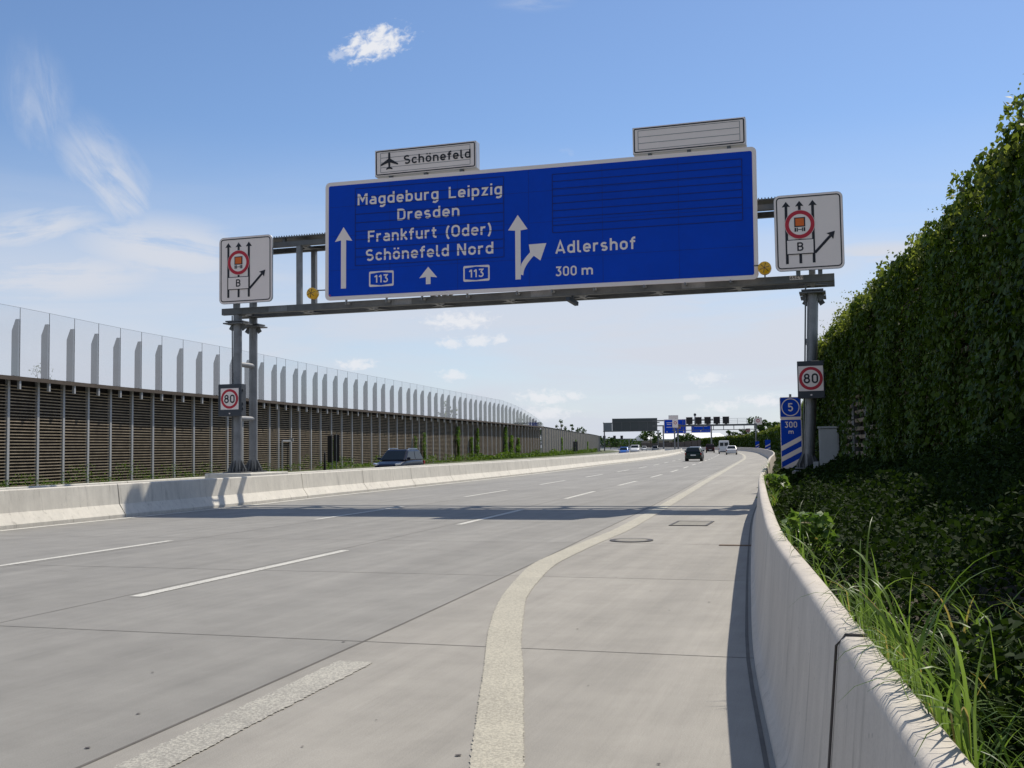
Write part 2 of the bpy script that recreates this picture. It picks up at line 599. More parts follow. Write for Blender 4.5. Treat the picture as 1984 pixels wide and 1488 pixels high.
def circle(cx, cz, r, n=40):
    return [(cx + r * math.cos(2 * math.pi * k / n), cz + r * math.sin(2 * math.pi * k / n)) for k in range(n)]


def P(s, l, z=0.0):
    return Vector((s * SR + l * CR, s * CR - l * SR, z))


def tag(o, label=None, cat=None, group=None, kind=None):
    if label:
        o['label'] = label
    if cat:
        o['category'] = cat
    if group:
        o['group'] = group
    if kind:
        o['kind'] = kind
    return o


def thing(name, label, cat, loc, rz=-R17, group=None, ry=0.0):
    o = bpy.data.objects.new(name, None)
    o.empty_display_size = .3
    C.objects.link(o)
    o.location = loc
    o.rotation_euler = (0, ry, rz)
    return tag(o, label, cat, group)


def structure(o):
    o['kind'] = 'structure'
    return o


class Curve:
    """lateral position of a line of the road as a smooth function of the distance along it"""
    def __init__(s, pts):
        s.x = np.array([p[0] for p in pts], float)
        s.y = np.array([p[1] for p in pts], float)
        d = np.diff(s.y) / np.diff(s.x)
        m = np.empty(len(s.x))
        m[0], m[-1] = d[0], d[-1]
        h = np.diff(s.x)
        m[1:-1] = (d[:-1] * h[1:] + d[1:] * h[:-1]) / (h[1:] + h[:-1])
        s.m = m

    def __call__(s, q):
        i = int(np.clip(np.searchsorted(s.x, q) - 1, 0, len(s.x) - 2))
        h = s.x[i + 1] - s.x[i]
        t = (q - s.x[i]) / h
        if t < 0:
            return s.y[0] + s.m[0] * (q - s.x[0])
        if t > 1:
            return s.y[-1] + s.m[-1] * (q - s.x[-1])
        return float((2 * t ** 3 - 3 * t ** 2 + 1) * s.y[i] + (t ** 3 - 2 * t ** 2 + t) * h * s.m[i]
                     + (-2 * t ** 3 + 3 * t ** 2) * s.y[i + 1] + (t ** 3 - t ** 2) * h * s.m[i + 1])

    def slope(s, q):
        return (s(q + .5) - s(q - .5))


FAR = [(314, -30.0), (368, -42.0), (450, -61.0), (520, -81.0), (600, -107.0), (700, -143.0), (800, -185.0), (900, -232.0)]


def far(off):
    return [(a, b + off) for a, b in FAR]


RB = Curve([(-14, 2.4), (-6, 1.1), (0, .28), (5.4, -.35), (7.8, -.63), (11.15, -.92), (15.9, -1.29), (22.3, -1.75), (32, -2.28), (52, -3.44),
            (75.6, -4.63), (110.9, -6.95), (159.5, -11.0), (205, -15.2), (247, -20.0)] + far(0))
EDGE = Curve([(13.8, -3.83), (19.4, -3.95), (23.4, -4.16), (33.7, -4.8), (44.7, -5.5), (64.8, -6.75), (88.9, -8.25), (120.9, -10.3),
              (142.9, -12.1), (173.8, -15.0), (210, -18.9), (247, -23.3)] + far(-3.3))
JOINT = Curve([(-14, -3.6), (4.5, -3.66), (8.2, -3.76), (13.8, -4.0), (19.4, -4.3), (23.4, -4.5), (33.7, -5.12), (44.7, -5.85), (64.8, -7.1),
               (88.9, -8.6), (120.9, -10.65), (142.9, -12.45), (173.8, -15.35), (210, -19.25), (247, -23.65)] + far(-3.65))
LA = Curve([(-14, -7.3), (10, -7.35), (15.3, -7.4), (26, -7.72), (37, -8.3), (52, -9.02), (70, -10.15), (85, -11.3), (110, -13.2), (140, -15.8),
            (174, -18.9), (210, -22.7), (247, -27.0)] + far(-7.0))
LB = Curve([(-14, -11.2), (16, -11.35), (27, -11.47), (37.4, -11.82), (49, -12.4), (65, -13.2), (75.6, -13.8), (89, -14.75), (110, -16.5),
            (140, -19.1), (174, -22.3), (210, -26.1), (247, -30.4)] + far(-10.4))
BASE = Curve([(-14, -16.7), (18.4, -16.8), (27.4, -16.68), (32.7, -16.9), (38, -16.98), (57.3, -17.45), (77.4, -18.6), (85.2, -19.15),
              (109, -20.4), (152.5, -24.2), (211, -30.6), (247, -35.0)] + far(-15.0))
WG = Curve([(-14, -36.5), (30, -36.8), (41, -37.25), (52, -38.6), (63, -39.4), (70, -40.1), (83, -41.6), (100, -43.1), (124, -45.2), (145, -47.1),
            (190, -51.8), (222, -57.0), (266, -64.0), (317, -71.8), (367, -80.5), (420, -92), (500, -113)])
WR = Curve([(-14, 2.6), (5, 2.45), (11.8, 2.10), (16, 1.83), (18, 1.58), (20.5, 1.22), (22, .96), (24, .70), (30, .10), (36, -.34)])
WF = Curve([(36, -.1), (52, -.95), (75, -2.1), (110, -4.4), (160, -8.2), (200, -12.0), (247, -17.0), (314, -27.0), (368, -39.0), (450, -58.0),
            (520, -78.0), (600, -104.0), (700, -140.0), (800, -182.0), (900, -229.0)])


def stations(a, b, near=1.0, farstep=4.0):
    out = [a]
    while out[-1] < b:
        st = near if out[-1] < 70 else farstep
        out.append(min(b, out[-1] + st))
    return out


def soil_z(q):
    """height of the planted strip behind the near barrier"""
    t = min(1.0, max(0.0, (q - 9.0) / 16.0))
    return .62 - .22 * t * t * (3 - 2 * t)


def strip(mb, ss, fl, fr, z, mi=0, zr=None):
    vs, fs = [], []
    for i, q in enumerate(ss):
        vs += [P(q, fl(q), z), P(q, fr(q), z if zr is None else zr)]
        if i:
            fs.append((2 * i - 2, 2 * i - 1, 2 * i + 1, 2 * i))
    mb.add(vs, fs, mi)


# ---------------------------------------------------------------- ground and roads
g = MB()
g.add([(-6000, -6000, -.12), (6000, -6000, -.12), (6000, 6000, -.12), (-6000, 6000, -.12)], [(0, 1, 2, 3)])
structure(g.build('ground', M_GROUND))

S_ALL = stations(-14, 880)
rd = MB()
strip(rd, S_ALL, lambda q: BASE(q) - .35, JOINT, 0.0)
# transverse and longitudinal joints of the slabs, sealed dark
q = 8.07 - 4.5 * 4
while q < 110:
    w = .006 if q < 40 else .010
    l0, l1 = BASE(q), JOINT(q)
    rd.add([P(q - w, l0, .002), P(q - w, l1, .002), P(q + w, l1, .002), P(q + w, l0, .002)], [(0, 1, 2, 3)], 1)
    q += 4.5
for cv, off in ((LA, -.16), (LB, .2)):
    strip(rd, stations(-14, 160), lambda q: cv(q) + off - .005, lambda q: cv(q) + off + .005, .003, 1)
structure(rd.build('road', [M_ROAD, M_JOINT]))
sh = MB()
strip(sh, S_ALL, JOINT, lambda q: RB(q) + .3, 0.0)
q = 8.07 - 4.5 * 4
while q < 110:
    l0, l1 = JOINT(q), RB(q)
    if q > 14:
        l0 = EDGE(q) + .15
    sh.add([P(q - .006, l0, .002), P(q - .006, l1, .002), P(q + .006, l1, .002), P(q + .006, l0, .002)], [(0, 1, 2, 3)], 1)
    q += 4.5
strip(sh, stations(-14, 200), lambda q: JOINT(q) - .011, lambda q: JOINT(q) + .011, .003, 1)
strip(sh, stations(-14, 120), lambda q: RB(q) - .055, lambda q: RB(q) - .03, .003, 1)
structure(sh.build('hard_shoulder', [M_SHOULDER, M_JOINT]))
op = MB()
strip(op, S_ALL, lambda q: BASE(q) - 17.9, lambda q: BASE(q) - 5.2, 0.0)
structure(op.build('opposite_carriageway', M_ROAD))
md = MB()
strip(md, S_ALL, lambda q: BASE(q) - 5.2, lambda q: BASE(q) - .35, .0)
structure(md.build('median_strip', M_MEDIAN))
vg = MB()
strip(vg, S_ALL, lambda q: BASE(q) - 23.5, lambda q: BASE(q) - 17.9, .0)
structure(vg.build('far_verge', M_GROUND))
rv = MB()
vs_, fs_ = [], []
for k_, q in enumerate(S_ALL):
    vs_ += [P(q, RB(q) + .27, soil_z(q)), P(q, RB(q) + 7.0, soil_z(q) + .3)]
    if k_:
        fs_.append((2 * k_ - 2, 2 * k_ - 1, 2 * k_ + 1, 2 * k_))
rv.add(vs_, fs_)
structure(rv.build('near_verge', M_SOIL))

# painted lines
eL = Curve([(-2, .35), (1, -.55), (3, -1.13), (5.09, -1.8), (7.2, -2.44), (8.8, -2.93), (10.3, -3.33), (12.1, -3.70), (13.8, -3.98), (16, -4.07), (19.4, -4.1)])
eR = Curve([(-2, .62), (1, -.28), (3, -.88), (5.15, -1.54), (7.26, -2.17), (8.5, -2.55), (9.4, -2.80), (10.8, -3.17), (12.2, -3.43), (13.8, -3.66), (16, -3.76), (19.4, -3.80)])
jr = random.Random(9)


def rough(cv, amp):
    """ragged edge of thick paint"""
    return lambda q: cv(q) + jr.uniform(-amp, amp)


def fine_st(a, b):
    out = [a]
    while out[-1] < b:
        out.append(min(b, out[-1] + (.018 if out[-1] < 14 else .06 if out[-1] < 30 else 1.0 if out[-1] < 70 else 4.0)))
    return out


ln = MB()
strip(ln, fine_st(2.5, 19.2), rough(eL, .007), rough(eR, .007), .0055)
strip(ln, fine_st(19.2, 640), rough(lambda q: EDGE(q) - .15, .006), rough(lambda q: EDGE(q) + .15, .006), .0055)
structure(ln.build('shoulder_edge_line', M_LINE))
ml = MB()
strip(ml, stations(-14, 640), lambda q: BASE(q) + .18, lambda q: BASE(q) + .40, .0055)
structure(ml.build('median_edge_line', M_DASH))
da = MB()
for cv, first in ((LA, 10.0 - 21.5), (LB, .45)):
    q = first
    while q < 420:
        n_ = 150 if 0 < q < 24 else 5
        strip(da, [q + 5.25 * k / n_ for k in range(n_ + 1)], rough(lambda t: cv(t) - .075, .004), rough(lambda t: cv(t) + .075, .004), .0055)
        q += 10.75
structure(da.build('lane_markings', M_DASH))
bl = MB()
strip(bl, [2.5 + (7.29 - 2.5) * k / 260 for k in range(261)], rough(lambda q: -3.49 - .038 * (q - 4.6), .010), rough(lambda q: -3.21 - .038 * (q - 4.6), .010), .0055)
structure(bl.build('merge_lane_marking', M_BLOCK))
ol = MB()
for off in (-5.65, -17.2):
    strip(ol, stations(-14, 500), lambda q: BASE(q) + off - .1, lambda q: BASE(q) + off + .1, .0055)
structure(ol.build('opposite_edge_lines', M_DASH))

# iron covers let into the hard shoulder
t = thing('manhole_cover', 'round manhole cover with dark iron rim on the hard shoulder', 'manhole cover', P(17.6, -3.36, 0))
m = MB()
m.ring(0, 0, .27, .36, 0, 40)
m.v = [(x, z, .012) for x, y, z in m.v]
m.build('iron_rim', M_IRON, t)
m = MB()
m.add([(.268 * math.cos(k * math.pi / 20), .268 * math.sin(k * math.pi / 20), .010) for k in range(40)], [tuple(range(40))])
m.build('concrete_lid', M_COVER, t)
t = thing('drain_cover', 'rectangular drain cover set in the shoulder beyond the round manhole', 'drain cover', P(21.55, -2.89, 0))
m = MB()
for a in ((-.37, .37, -.62, -.57), (-.37, .37, .57, .62), (-.37, -.325, -.57, .57), (.325, .37, -.57, .57)):
    m.box(*a, .0, .014)
m.build('iron_frame', M_IRON, t)
m = MB()
for k in range(3):
    m.box(-.32, .32, -.56 + .375 * k, -.56 + .375 * k + .36, .0, .010)
m.build('cover_slab', M_COVER, t)
t = MB()
t.box(-.24, .24, -.05, .05, 0, .012)
t.box(-.24, .24, -.085, -.055, 0, .009)
t.box(-.24, .24, .055, .085, 0, .009)
o = t.build('slot_drain', M_RUST)
o.location = P(16.95, -1.62, 0)
o.rotation_euler.z = -R17
tag(o, 'rusty slot drain at the foot of the near concrete barrier', 'drain')
rng = random.Random(5)
deb = MB()
for s_, l_ in ((5.55, -4.05), (4.85, -3.85), (5.15, -2.75), (5.75, -2.6), (5.3, -.9), (6.9, -1.62), (6.6, -4.7), (8.0, -3.9), (5.2, -1.9), (12.6, -2.6),
               (10.2, -1.6), (10.8, -1.3), (9.0, -2.2), (14.2, -1.7), (7.4, -5.1), (11.5, -2.0)):
    c = P(s_, l_, .006)
    r = rng.uniform(.005, .013)
    ph = rng.uniform(0, 6)
    vs = [c + Vector((r * rng.uniform(1.0, 1.7) * math.cos(a), r * rng.uniform(.8, 1.4) * math.sin(a), 0)) for a in [ph + k * math.pi / 5 for k in range(10)]] + [c + Vector((0, 0, r * .22))]
    deb.add(vs, [(k, (k + 1) % 10, 10) for k in range(10)], 0, True)
tag(deb.build('road_grit', M_SEAL), 'dark crumbs of grit scattered over the near concrete lanes', 'grit', kind='stuff')

# ---------------------------------------------------------------- concrete barriers
PROFILE = [(0, 0), (0, .075), (.17, .32), (.225, .79), (.245, .81), (.385, .81), (.405, .79), (.46, .32), (.63, .075), (.63, 0)]


NEAR_PROFILE = [(0, 0), (0, .065), (.030, .10), (.052, .18), (.078, .36), (.104, .62), (.128, .885), (.135, .907), (.150, .92), (.218, .92), (.232, .906), (.238, .885), (.30, .1), (.30, 0)]


def barrier(ss, base, side, gaps=(), gapw=.004, ztop=1.0, profile=None):
    mb = MB()
    runs, cur = [], []
    for q in ss:
        cur.append(q)
    cuts = [g for g in gaps if ss[0] < g < ss[-1]]
    marks = sorted(set([round(x, 3) for x in ss] + [c - gapw for c in cuts] + [c + gapw for c in cuts]))
    prof = [(a, b * ztop) for a, b in (profile or PROFILE)]
    prev = None
    for q in marks:
        ring = [P(q, base(q) + side * a, b) for a, b in prof]
        if prev is not None:
            mid = (prev[0] + q) / 2
            if not any(abs(mid - c) < gapw * .9 for c in cuts):
                n = len(ring)
                fs = [(i, i + 1, n + i + 1, n + i) for i in range(n - 1)]
                if side > 0:
                    fs = [f[::-1] for f in fs]
                mb.add(prev[1] + ring, fs)
            else:
                mb.add(prev[1], [tuple(range(len(ring)))])
                mb.add(ring, [tuple(range(len(ring)))[::-1]])
                inn = [[P(z_, base(z_) + side * (a * .92 + .025), b * .975) for a, b in prof] for z_ in (prev[0], q)]
                n = len(ring)
                mb.add(inn[0] + inn[1], [(i, i + 1, n + i + 1, n + i) for i in range(n - 1)], 1)
        prev = (q, ring)
    return mb


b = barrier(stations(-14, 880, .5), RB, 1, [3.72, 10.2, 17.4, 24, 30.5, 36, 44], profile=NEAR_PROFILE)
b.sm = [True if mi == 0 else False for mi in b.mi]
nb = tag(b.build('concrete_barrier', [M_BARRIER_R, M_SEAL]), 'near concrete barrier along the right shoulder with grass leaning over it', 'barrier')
joints = [22.35] + [32.0 + 4.9 * k for k in range(40)]
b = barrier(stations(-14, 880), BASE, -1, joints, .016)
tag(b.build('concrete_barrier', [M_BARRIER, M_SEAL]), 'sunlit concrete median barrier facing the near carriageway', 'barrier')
b = barrier(stations(-14, 600), lambda q: BASE(q) - 5.3, 1, [x - 3 for x in joints], .014, .83)
tag(b.build('concrete_barrier', [M_BARRIER, M_SEAL]), 'rear concrete median barrier beside the opposite carriageway', 'barrier')
# sealed expansion joint bulging out of the near barrier, with its tail
j = MB()
q = 3.72
pr = [(-.008, .0), (-.008, .065), (.044, .18), (.070, .36), (.096, .62), (.120, .888), (.150, .925), (.22, .925)]
pts = []
for k, (a, z) in enumerate(pr):
    sw = (-.16, -.13, -.07, -.02, 0, 0, 0, 0)[k]
    pts.append(P(q + sw, RB(q + sw) + a, z))
j.tube(pts, .0048, 8)
o = j.build('joint_seal', M_SEAL, nb)

# ---------------------------------------------------------------- text

# road-sign alphabet drawn as strokes one unit wide on a capital height of seven


def _arc(cx, cy, rx, ry, a0, a1, n=8):
    return [(cx + rx * math.cos(math.radians(a0 + (a1 - a0) * k / n)), cy + ry * math.sin(math.radians(a0 + (a1 - a0) * k / n))) for k in range(n + 1)]


def _bowl(x0, x1, y0, y1, r=None):
    r = r or (x1 - x0) / 2
    cx = (x0 + x1) / 2
    return [(x0, y1 - r)] + _arc(cx, y1 - r, r, r, 180, 0)[1:] + _arc(cx, y0 + r, r, r, 0, -180) + [(x0, y1 - r)]


def _dots(x0, x1):
    return [[(x, 6.05), (x, 7.0)] for x in (x0, x1)]


_N = _arc(1.9, 3.1, 1.4, 1.4, 180, 0)
GLYPH = {
    'a': (3.8, [[(3.3, 0), (3.3, 3.1)] + _arc(1.9, 3.1, 1.4, 1.4, 0, 125)[1:],
                [(3.3, 2.75), (1.65, 2.75)] + _arc(1.65, 1.62, 1.15, 1.12, 90, 270)[1:] + _arc(2.0, 1.8, 1.3, 1.3, 270, 360)]),
    'b': (3.8, [[(.5, 0), (.5, 7)], _bowl(.5, 3.3, .5, 4.5)]),
    'c': (3.5, [_arc(1.9, 3.1, 1.4, 1.4, 25, 180) + _arc(1.9, 1.9, 1.4, 1.4, 180, 335)]),
    'd': (3.8, [[(3.3, 0), (3.3, 7)], _bowl(.5, 3.3, .5, 4.5)]),
    'e': (3.8, [[(.6, 2.45), (3.3, 2.45), (3.3, 3.1)] + _arc(1.9, 3.1, 1.4, 1.4, 0, 180)[1:] + _arc(1.9, 1.9, 1.4, 1.4, 180, 325)]),
    'f': (2.6, [[(1.1, 0), (1.1, 5.4)] + _arc(2.2, 5.4, 1.1, 1.1, 180, 90)[1:] + [(2.6, 6.5)], [(0, 4.5), (2.5, 4.5)]]),
    'g': (3.8, [[(3.3, 5), (3.3, -.3)] + _arc(1.9, -.3, 1.4, 1.3, 0, -135)[1:], _bowl(.5, 3.3, .5, 4.5)]),
    'h': (3.8, [[(.5, 0), (.5, 7)], _N + [(3.3, 0)]]),
    'i': (1.0, [[(.5, 0), (.5, 5)], [(.5, 6.0), (.5, 7.0)]]),
    'k': (3.6, [[(.5, 0), (.5, 7)], [(3.2, 5), (.7, 2.2)], [(1.5, 3.0), (3.4, 0)]]),
    'l': (1.9, [[(.5, 7), (.5, 1.5)] + _arc(1.5, 1.5, 1.0, 1.0, 180, 270)[1:] + [(1.9, .5)]]),
    'm': (5.8, [[(.5, 0), (.5, 5)], _arc(1.7, 3.3, 1.2, 1.2, 180, 0) + [(2.9, 0)], _arc(4.1, 3.3, 1.2, 1.2, 180, 0) + [(5.3, 0)]]),
    'n': (3.8, [[(.5, 0), (.5, 5)], _N + [(3.3, 0)]]),
    'o': (3.8, [_bowl(.5, 3.3, .5, 4.5)]),
    'ö': (3.8, [_bowl(.5, 3.3, .5, 4.5)] + _dots(.95, 2.85)),
    'p': (3.8, [[(.5, -2), (.5, 5)], _bowl(.5, 3.3, .5, 4.5)]),
    'r': (2.7, [[(.5, 0), (.5, 5)], _arc(1.9, 3.1, 1.4, 1.4, 180, 65)]),
    's': (3.4, [_arc(1.65, 3.5, 1.15, 1.0, 30, 245, 10) + _arc(1.75, 1.5, 1.15, 1.0, 65, -150, 10)]),
    't': (2.6, [[(1.1, 6.4), (1.1, 1.6)] + _arc(2.2, 1.6, 1.1, 1.1, 180, 270)[1:] + [(2.6, .5)], [(0, 4.5), (2.5, 4.5)]]),
    'u': (3.8, [[(3.3, 0), (3.3, 5)], [(.5, 5), (.5, 1.9)] + _arc(1.9, 1.9, 1.4, 1.4, 180, 360)[1:]]),
    'z': (3.4, [[(.2, 4.5), (2.75, 4.5), (.65, .5), (3.3, .5)]]),
    'A': (4.9, [[(.4, 0), (2.45, 6.9), (4.5, 0)], [(1.1, 1.9), (3.8, 1.9)]]),
    'B': (4.3, [[(.5, 0), (.5, 7)], [(.5, 6.5), (2.2, 6.5)] + _arc(2.2, 5.1, 1.4, 1.4, 90, -90)[1:] + [(.5, 3.7)],
                [(2.2, 3.7)] + _arc(2.2, 2.1, 1.6, 1.6, 90, -90)[1:] + [(.5, .5)]]),
    'D': (4.3, [[(.5, 0), (.5, 7)], [(.5, 6.5), (2.0, 6.5)] + _arc(2.0, 4.7, 1.8, 1.8, 90, 0)[1:] + _arc(2.0, 2.3, 1.8, 1.8, 0, -90) + [(.5, .5)]]),
    'F': (3.7, [[(.5, 0), (.5, 7)], [(.5, 6.5), (3.7, 6.5)], [(.5, 3.6), (3.3, 3.6)]]),
    'L': (3.7, [[(.5, 7), (.5, .5), (3.7, .5)]]),
    'M': (5.4, [[(.5, 0), (.5, 7)], [(4.9, 0), (4.9, 7)], [(.75, 6.7), (2.7, 2.6), (4.65, 6.7)]]),
    'N': (4.5, [[(.5, 0), (.5, 7)], [(4.0, 0), (4.0, 7)], [(.75, 6.7), (3.75, .3)]]),
    'O': (4.5, [_bowl(.5, 4.0, .5, 6.5)]),
    'S': (4.3, [_arc(2.1, 5.0, 1.6, 1.5, 35, 235, 10) + _arc(2.2, 2.05, 1.6, 1.55, 60, -145, 10)]),
    '0': (4.0, [_bowl(.5, 3.5, .5, 6.5)]),
    '1': (2.4, [[(1.8, 0), (1.8, 6.6)], [(.2, 5.0), (1.85, 6.6)]]),
    '3': (3.9, [[(.4, 6.5), (3.2, 6.5), (1.75, 4.05)], _arc(1.8, 2.2, 1.6, 1.75, 90, -150, 10)]),
    '4': (4.3, [[(2.3, 7), (.5, 1.7), (4.2, 1.7)], [(3.1, 3.6), (3.1, 0)]]),
    '5': (4.0, [[(3.5, 6.5), (.9, 6.5), (.75, 3.5)], _arc(1.9, 2.35, 1.6, 1.85, 135, -150, 10)]),
    '6': (4.0, [_bowl(.5, 3.5, .5, 3.9), [(.6, 2.9), (2.6, 7)]]),
    '8': (4.0, [_bowl(.7, 3.3, 3.75, 6.5, 1.25), _bowl(.5, 3.5, .5, 3.75, 1.5)]),
    '(': (1.9, [_arc(2.9, 2.9, 2.4, 4.6, 122, 238, 10)]),
    ')': (1.9, [_arc(-1.0, 2.9, 2.4, 4.6, 58, -58, 10)]),
}


def text_mb(mb, s, x0, x1, z0, cap, y, mi=0, weight=1.0):
    """writes s from x0 to x1 on base line z0 with the given capital height, facing -y"""
    adv, pen = [], 0.0
    for ch in s:
        adv.append(pen)
        pen += GLYPH[ch][0] + 1.05
    k = cap / 7.0
    kx = (x1 - x0) / (pen - 1.05)
    lay = 0
    for ch, a in zip(s, adv):
        for st in GLYPH[ch][1]:
            pts = [Vector((x0 + (a + px_) * kx, z0 + py_ * k)) for px_, py_ in st]
            closed = (pts[0] - pts[-1]).length < 1e-6
            if closed:
                pts = pts[:-1]
            pts = [p for i_, p in enumerate(pts) if i_ == 0 or (p - pts[i_ - 1]).length > 1e-6]
            n = len(pts)
            h = .5 * (k + kx) / 2 * 1.08
            vs = []
            for i_ in range(n):
                d0 = (pts[i_] - pts[i_ - 1]) if (closed or i_ > 0) else (pts[1] - pts[0])
                d1 = (pts[(i_ + 1) % n] - pts[i_]) if (closed or i_ < n - 1) else d0
                d0, d1 = d0.normalized(), d1.normalized()
                nn_ = Vector((-d0.y - d1.y, d0.x + d1.x))
                nn_ = nn_.normalized() if nn_.length > 1e-6 else Vector((-d0.y, d0.x))
                c_ = max(.45, nn_.dot(Vector((-d0.y, d0.x))))
                yy = y - .0004 * (lay % 3)
                for sg in (1, -1):
                    q_ = pts[i_] + nn_ * (sg * h / c_)
                    vs.append((q_.x, yy, q_.y))
            fs = [(2 * i_ + 1, 2 * ((i_ + 1) % n) + 1, 2 * ((i_ + 1) % n), 2 * i_) for i_ in range(n if closed else n - 1)]
            mb.add(vs, fs, mi)
            lay += 1


def arrow_up(mb, cx, z0, z1, w, hw, hh, y, mi=0):
    """shaft of width w from z0, head of half width hw and height hh up to z1 with swept-back barbs"""
    mb.plate([(cx - w / 2, z0), (cx + w / 2, z0), (cx + w / 2, z1 - hh * .92), (cx + hw, z1 - hh), (cx, z1), (cx - hw, z1 - hh), (cx - w / 2, z1 - hh * .92)], y, mi=mi)


def line(mb, a, b, w, y, mi=0):
    a, b = Vector((a[0], a[1])), Vector((b[0], b[1]))
    d = (b - a).normalized()
    n = Vector((-d.y, d.x)) * (w / 2)
    mb.plate([tuple(a + n), tuple(b + n), tuple(b - n), tuple(a - n)], y, mi=mi)


# ---------------------------------------------------------------- sign gantry over the near carriageway
G_S = 31.0
gt = thing('sign_gantry', 'grey steel truss gantry spanning the carriageway on tubular columns', 'gantry', P(G_S, 0, 0))
YF, YR = .42, 1.45                                   # front and rear chord, behind the sign plane


def column(pts, plinth):
    m = MB()
    m.tube(pts, .142, 20)
    return m


for y_ in (.5, 1.5):
    column([(-19.2, y_, .86), (-19.2, y_, 6.12)], True).build('column', M_STEEL, gt)
    column([(-.93, y_, .8), (-.82, y_, 2.4), (-.74, y_, 4.0), (-.66, y_, 5.9)], True).build('column', M_STEEL, gt)
    m = MB()                                          # head flange
    for cx in (-19.2, -.66):
        m = MB()
        m.box(cx - .36, cx + .36, y_ - .33, y_ + .33, 5.80, 5.84)
        m.box(cx - .30, cx + .30, y_ - .28, y_ + .28, 5.87, 5.91)
        for sx in (-1, 1):
            m.beam((cx + sx * .26, y_, 5.62), (cx + sx * .15, y_, 5.80), .02, .16)
        m.build('flange', M_STEEL_D, gt)
    for cx in (-19.2, -.93):
        m = MB()                                      # foot plate, gussets and bolts
        m.box(cx - .34, cx + .34, y_ - .34, y_ + .34, .855, .89)
        for k in range(8):
            a = k * math.pi / 4
            m.beam((cx + .14 * math.cos(a), y_ + .14 * math.sin(a), .89), (cx + .14 * math.cos(a), y_ + .14 * math.sin(a), 1.25), .03, .03)
            m.plate([(0, 0), (.01, 0)], 0) if False else None
            c_, s_ = math.cos(a), math.sin(a)
            q0, q1 = .13, .31
            tv = Vector((-s_, c_, 0)) * .012
            vs = []
            for sg in (-1, 1):
                for rr, zz in ((q0, .89), (q1, .89), (q1, .98), (q0 + .03, 1.27), (q0, 1.27)):
                    vs.append(Vector((cx + rr * c_, y_ + rr * s_, zz)) + tv * sg)
            m.add(vs, [(0, 1, 2, 3, 4), (9, 8, 7, 6, 5)] + [(i, i + 5, (i + 1) % 5 + 5, (i + 1) % 5) for i in range(5)])
            m.tube([(cx + .29 * math.cos(a + .39), y_ + .29 * math.sin(a + .39), .88), (cx + .29 * math.cos(a + .39), y_ + .29 * math.sin(a + .39), 1.0)], .022, 6)
        m.build('base_plate', M_STEEL_D, gt)
for z_ in (2.66, 4.47):
    for cx, sh_ in ((-19.2, 0), (-.86, 0)):
        m = MB()
        m.tube([(cx + .03, .60, z_), (cx + .03, 1.40, z_)], .085, 14)
        m.build('crossbar', M_STEEL, gt)
m = MB()
m.box(-20.0, -18.3, -.2, 2.3, 0, .85)
m.build('plinth', M_BARRIER, gt, .03)
m = MB()
m.box(-1.35, -.45, .05, 2.0, .2, .80)
m.build('plinth', M_MEDIAN, gt, .03)
for y_ in (YF, YR):
    m = MB()
    m.box(-19.72, -.05, y_ - .08, y_ + .08, 6.12, 6.34)
    m.build('lower_chord', M_STEEL_D, gt, .012)
    m = MB()
    m.box(-19.3, -.5, y_ - .08, y_ + .08, 8.28, 8.45)
    m.build('upper_chord', M_STEEL_D, gt, .012)
xs = [-19.2 + 2.35 * k for k in range(8)] + [-.66]
for k, x in enumerate(xs):
    if k in (0, 1, 3, 5, 7, 8):
        for y_ in (YF, YR):
            m = MB()
            m.box(x - .08, x + .08, y_ - .075, y_ + .075, 6.34, 8.28)
            m.build('truss_post', M_STEEL, gt)
for x in xs:
    for z0, z1 in ((6.13, 6.27), (8.30, 8.40)):
        m = MB()
        m.box(x - .06, x + .06, YF + .08, YR - .08, z0, z1)
        for sx in (-1, 1):                            # light gusset plates in the corners
            for yc, sg in ((YF + .085, 1), (YR - .085, -1)):
                vs = [(x + sx * .06, yc, z0 + .02), (x + sx * .42, yc, z0 + .02), (x + sx * .06, yc + sg * .36, z0 + .02)]
                vs += [(a_, b_, c_ + .012) for a_, b_, c_ in vs]
                m.add(vs, [(0, 1, 2), (5, 4, 3), (0, 3, 4, 1), (1, 4, 5, 2), (2, 5, 3, 0)])
        m.build('cross_member', M_STEEL, gt)
m = MB()
for k in range(2, len(xs) - 2):
    a, b_ = xs[k], xs[k + 1]
    m.beam((a, YR, 6.36), (b_, YR, 8.26), .07, .07) if k % 2 else m.beam((a, YR, 8.26), (b_, YR, 6.36), .07, .07)
    m.beam((a, YF + .1, 8.34), (b_, YR - .1, 8.34), .05, .05)
m.build('diagonals', M_STEEL_D, gt)
m = MB()                                              # grating walkway on short stools
m.box(-19.2, -.7, YF - .12, YR + .1, 8.57, 8.60)
for k in range(200):
    x = -19.2 + k * .0925
    m.box(x, x + .03, YF - .15, YF - .12, 8.55, 8.63)
for x in [-18.9 + 1.5 * k for k in range(13)]:
    m.box(x - .05, x + .05, YF - .06, YF + .06, 8.45, 8.57)
    m.box(x - .05, x + .05, YR - .06, YR + .06, 8.45, 8.57)
m.build('walkway', M_STEEL_D, gt)
m = MB()                                              # camera hanging under the beam
m.beam((-7.65, .4, 6.12), (-7.65, .4, 5.98), .05, .05)
m.beam((-7.72, .1, 6.00), (-7.58, .65, 5.90), .12, .12)
m.build('traffic_camera', M_BOX, gt)
m = MB()                                              # inventory number of the gantry
m.plate([(-1.27, 6.21), (-.90, 6.21), (-.90, 6.325), (-1.27, 6.325)], YF - .095, .01, 0)
text_mb(m, '65411', -1.255, -.915, 6.228, .078, YF - .099, 1, .01)
m.build('number_plate', [M_WHITE, M_BLACK], gt)
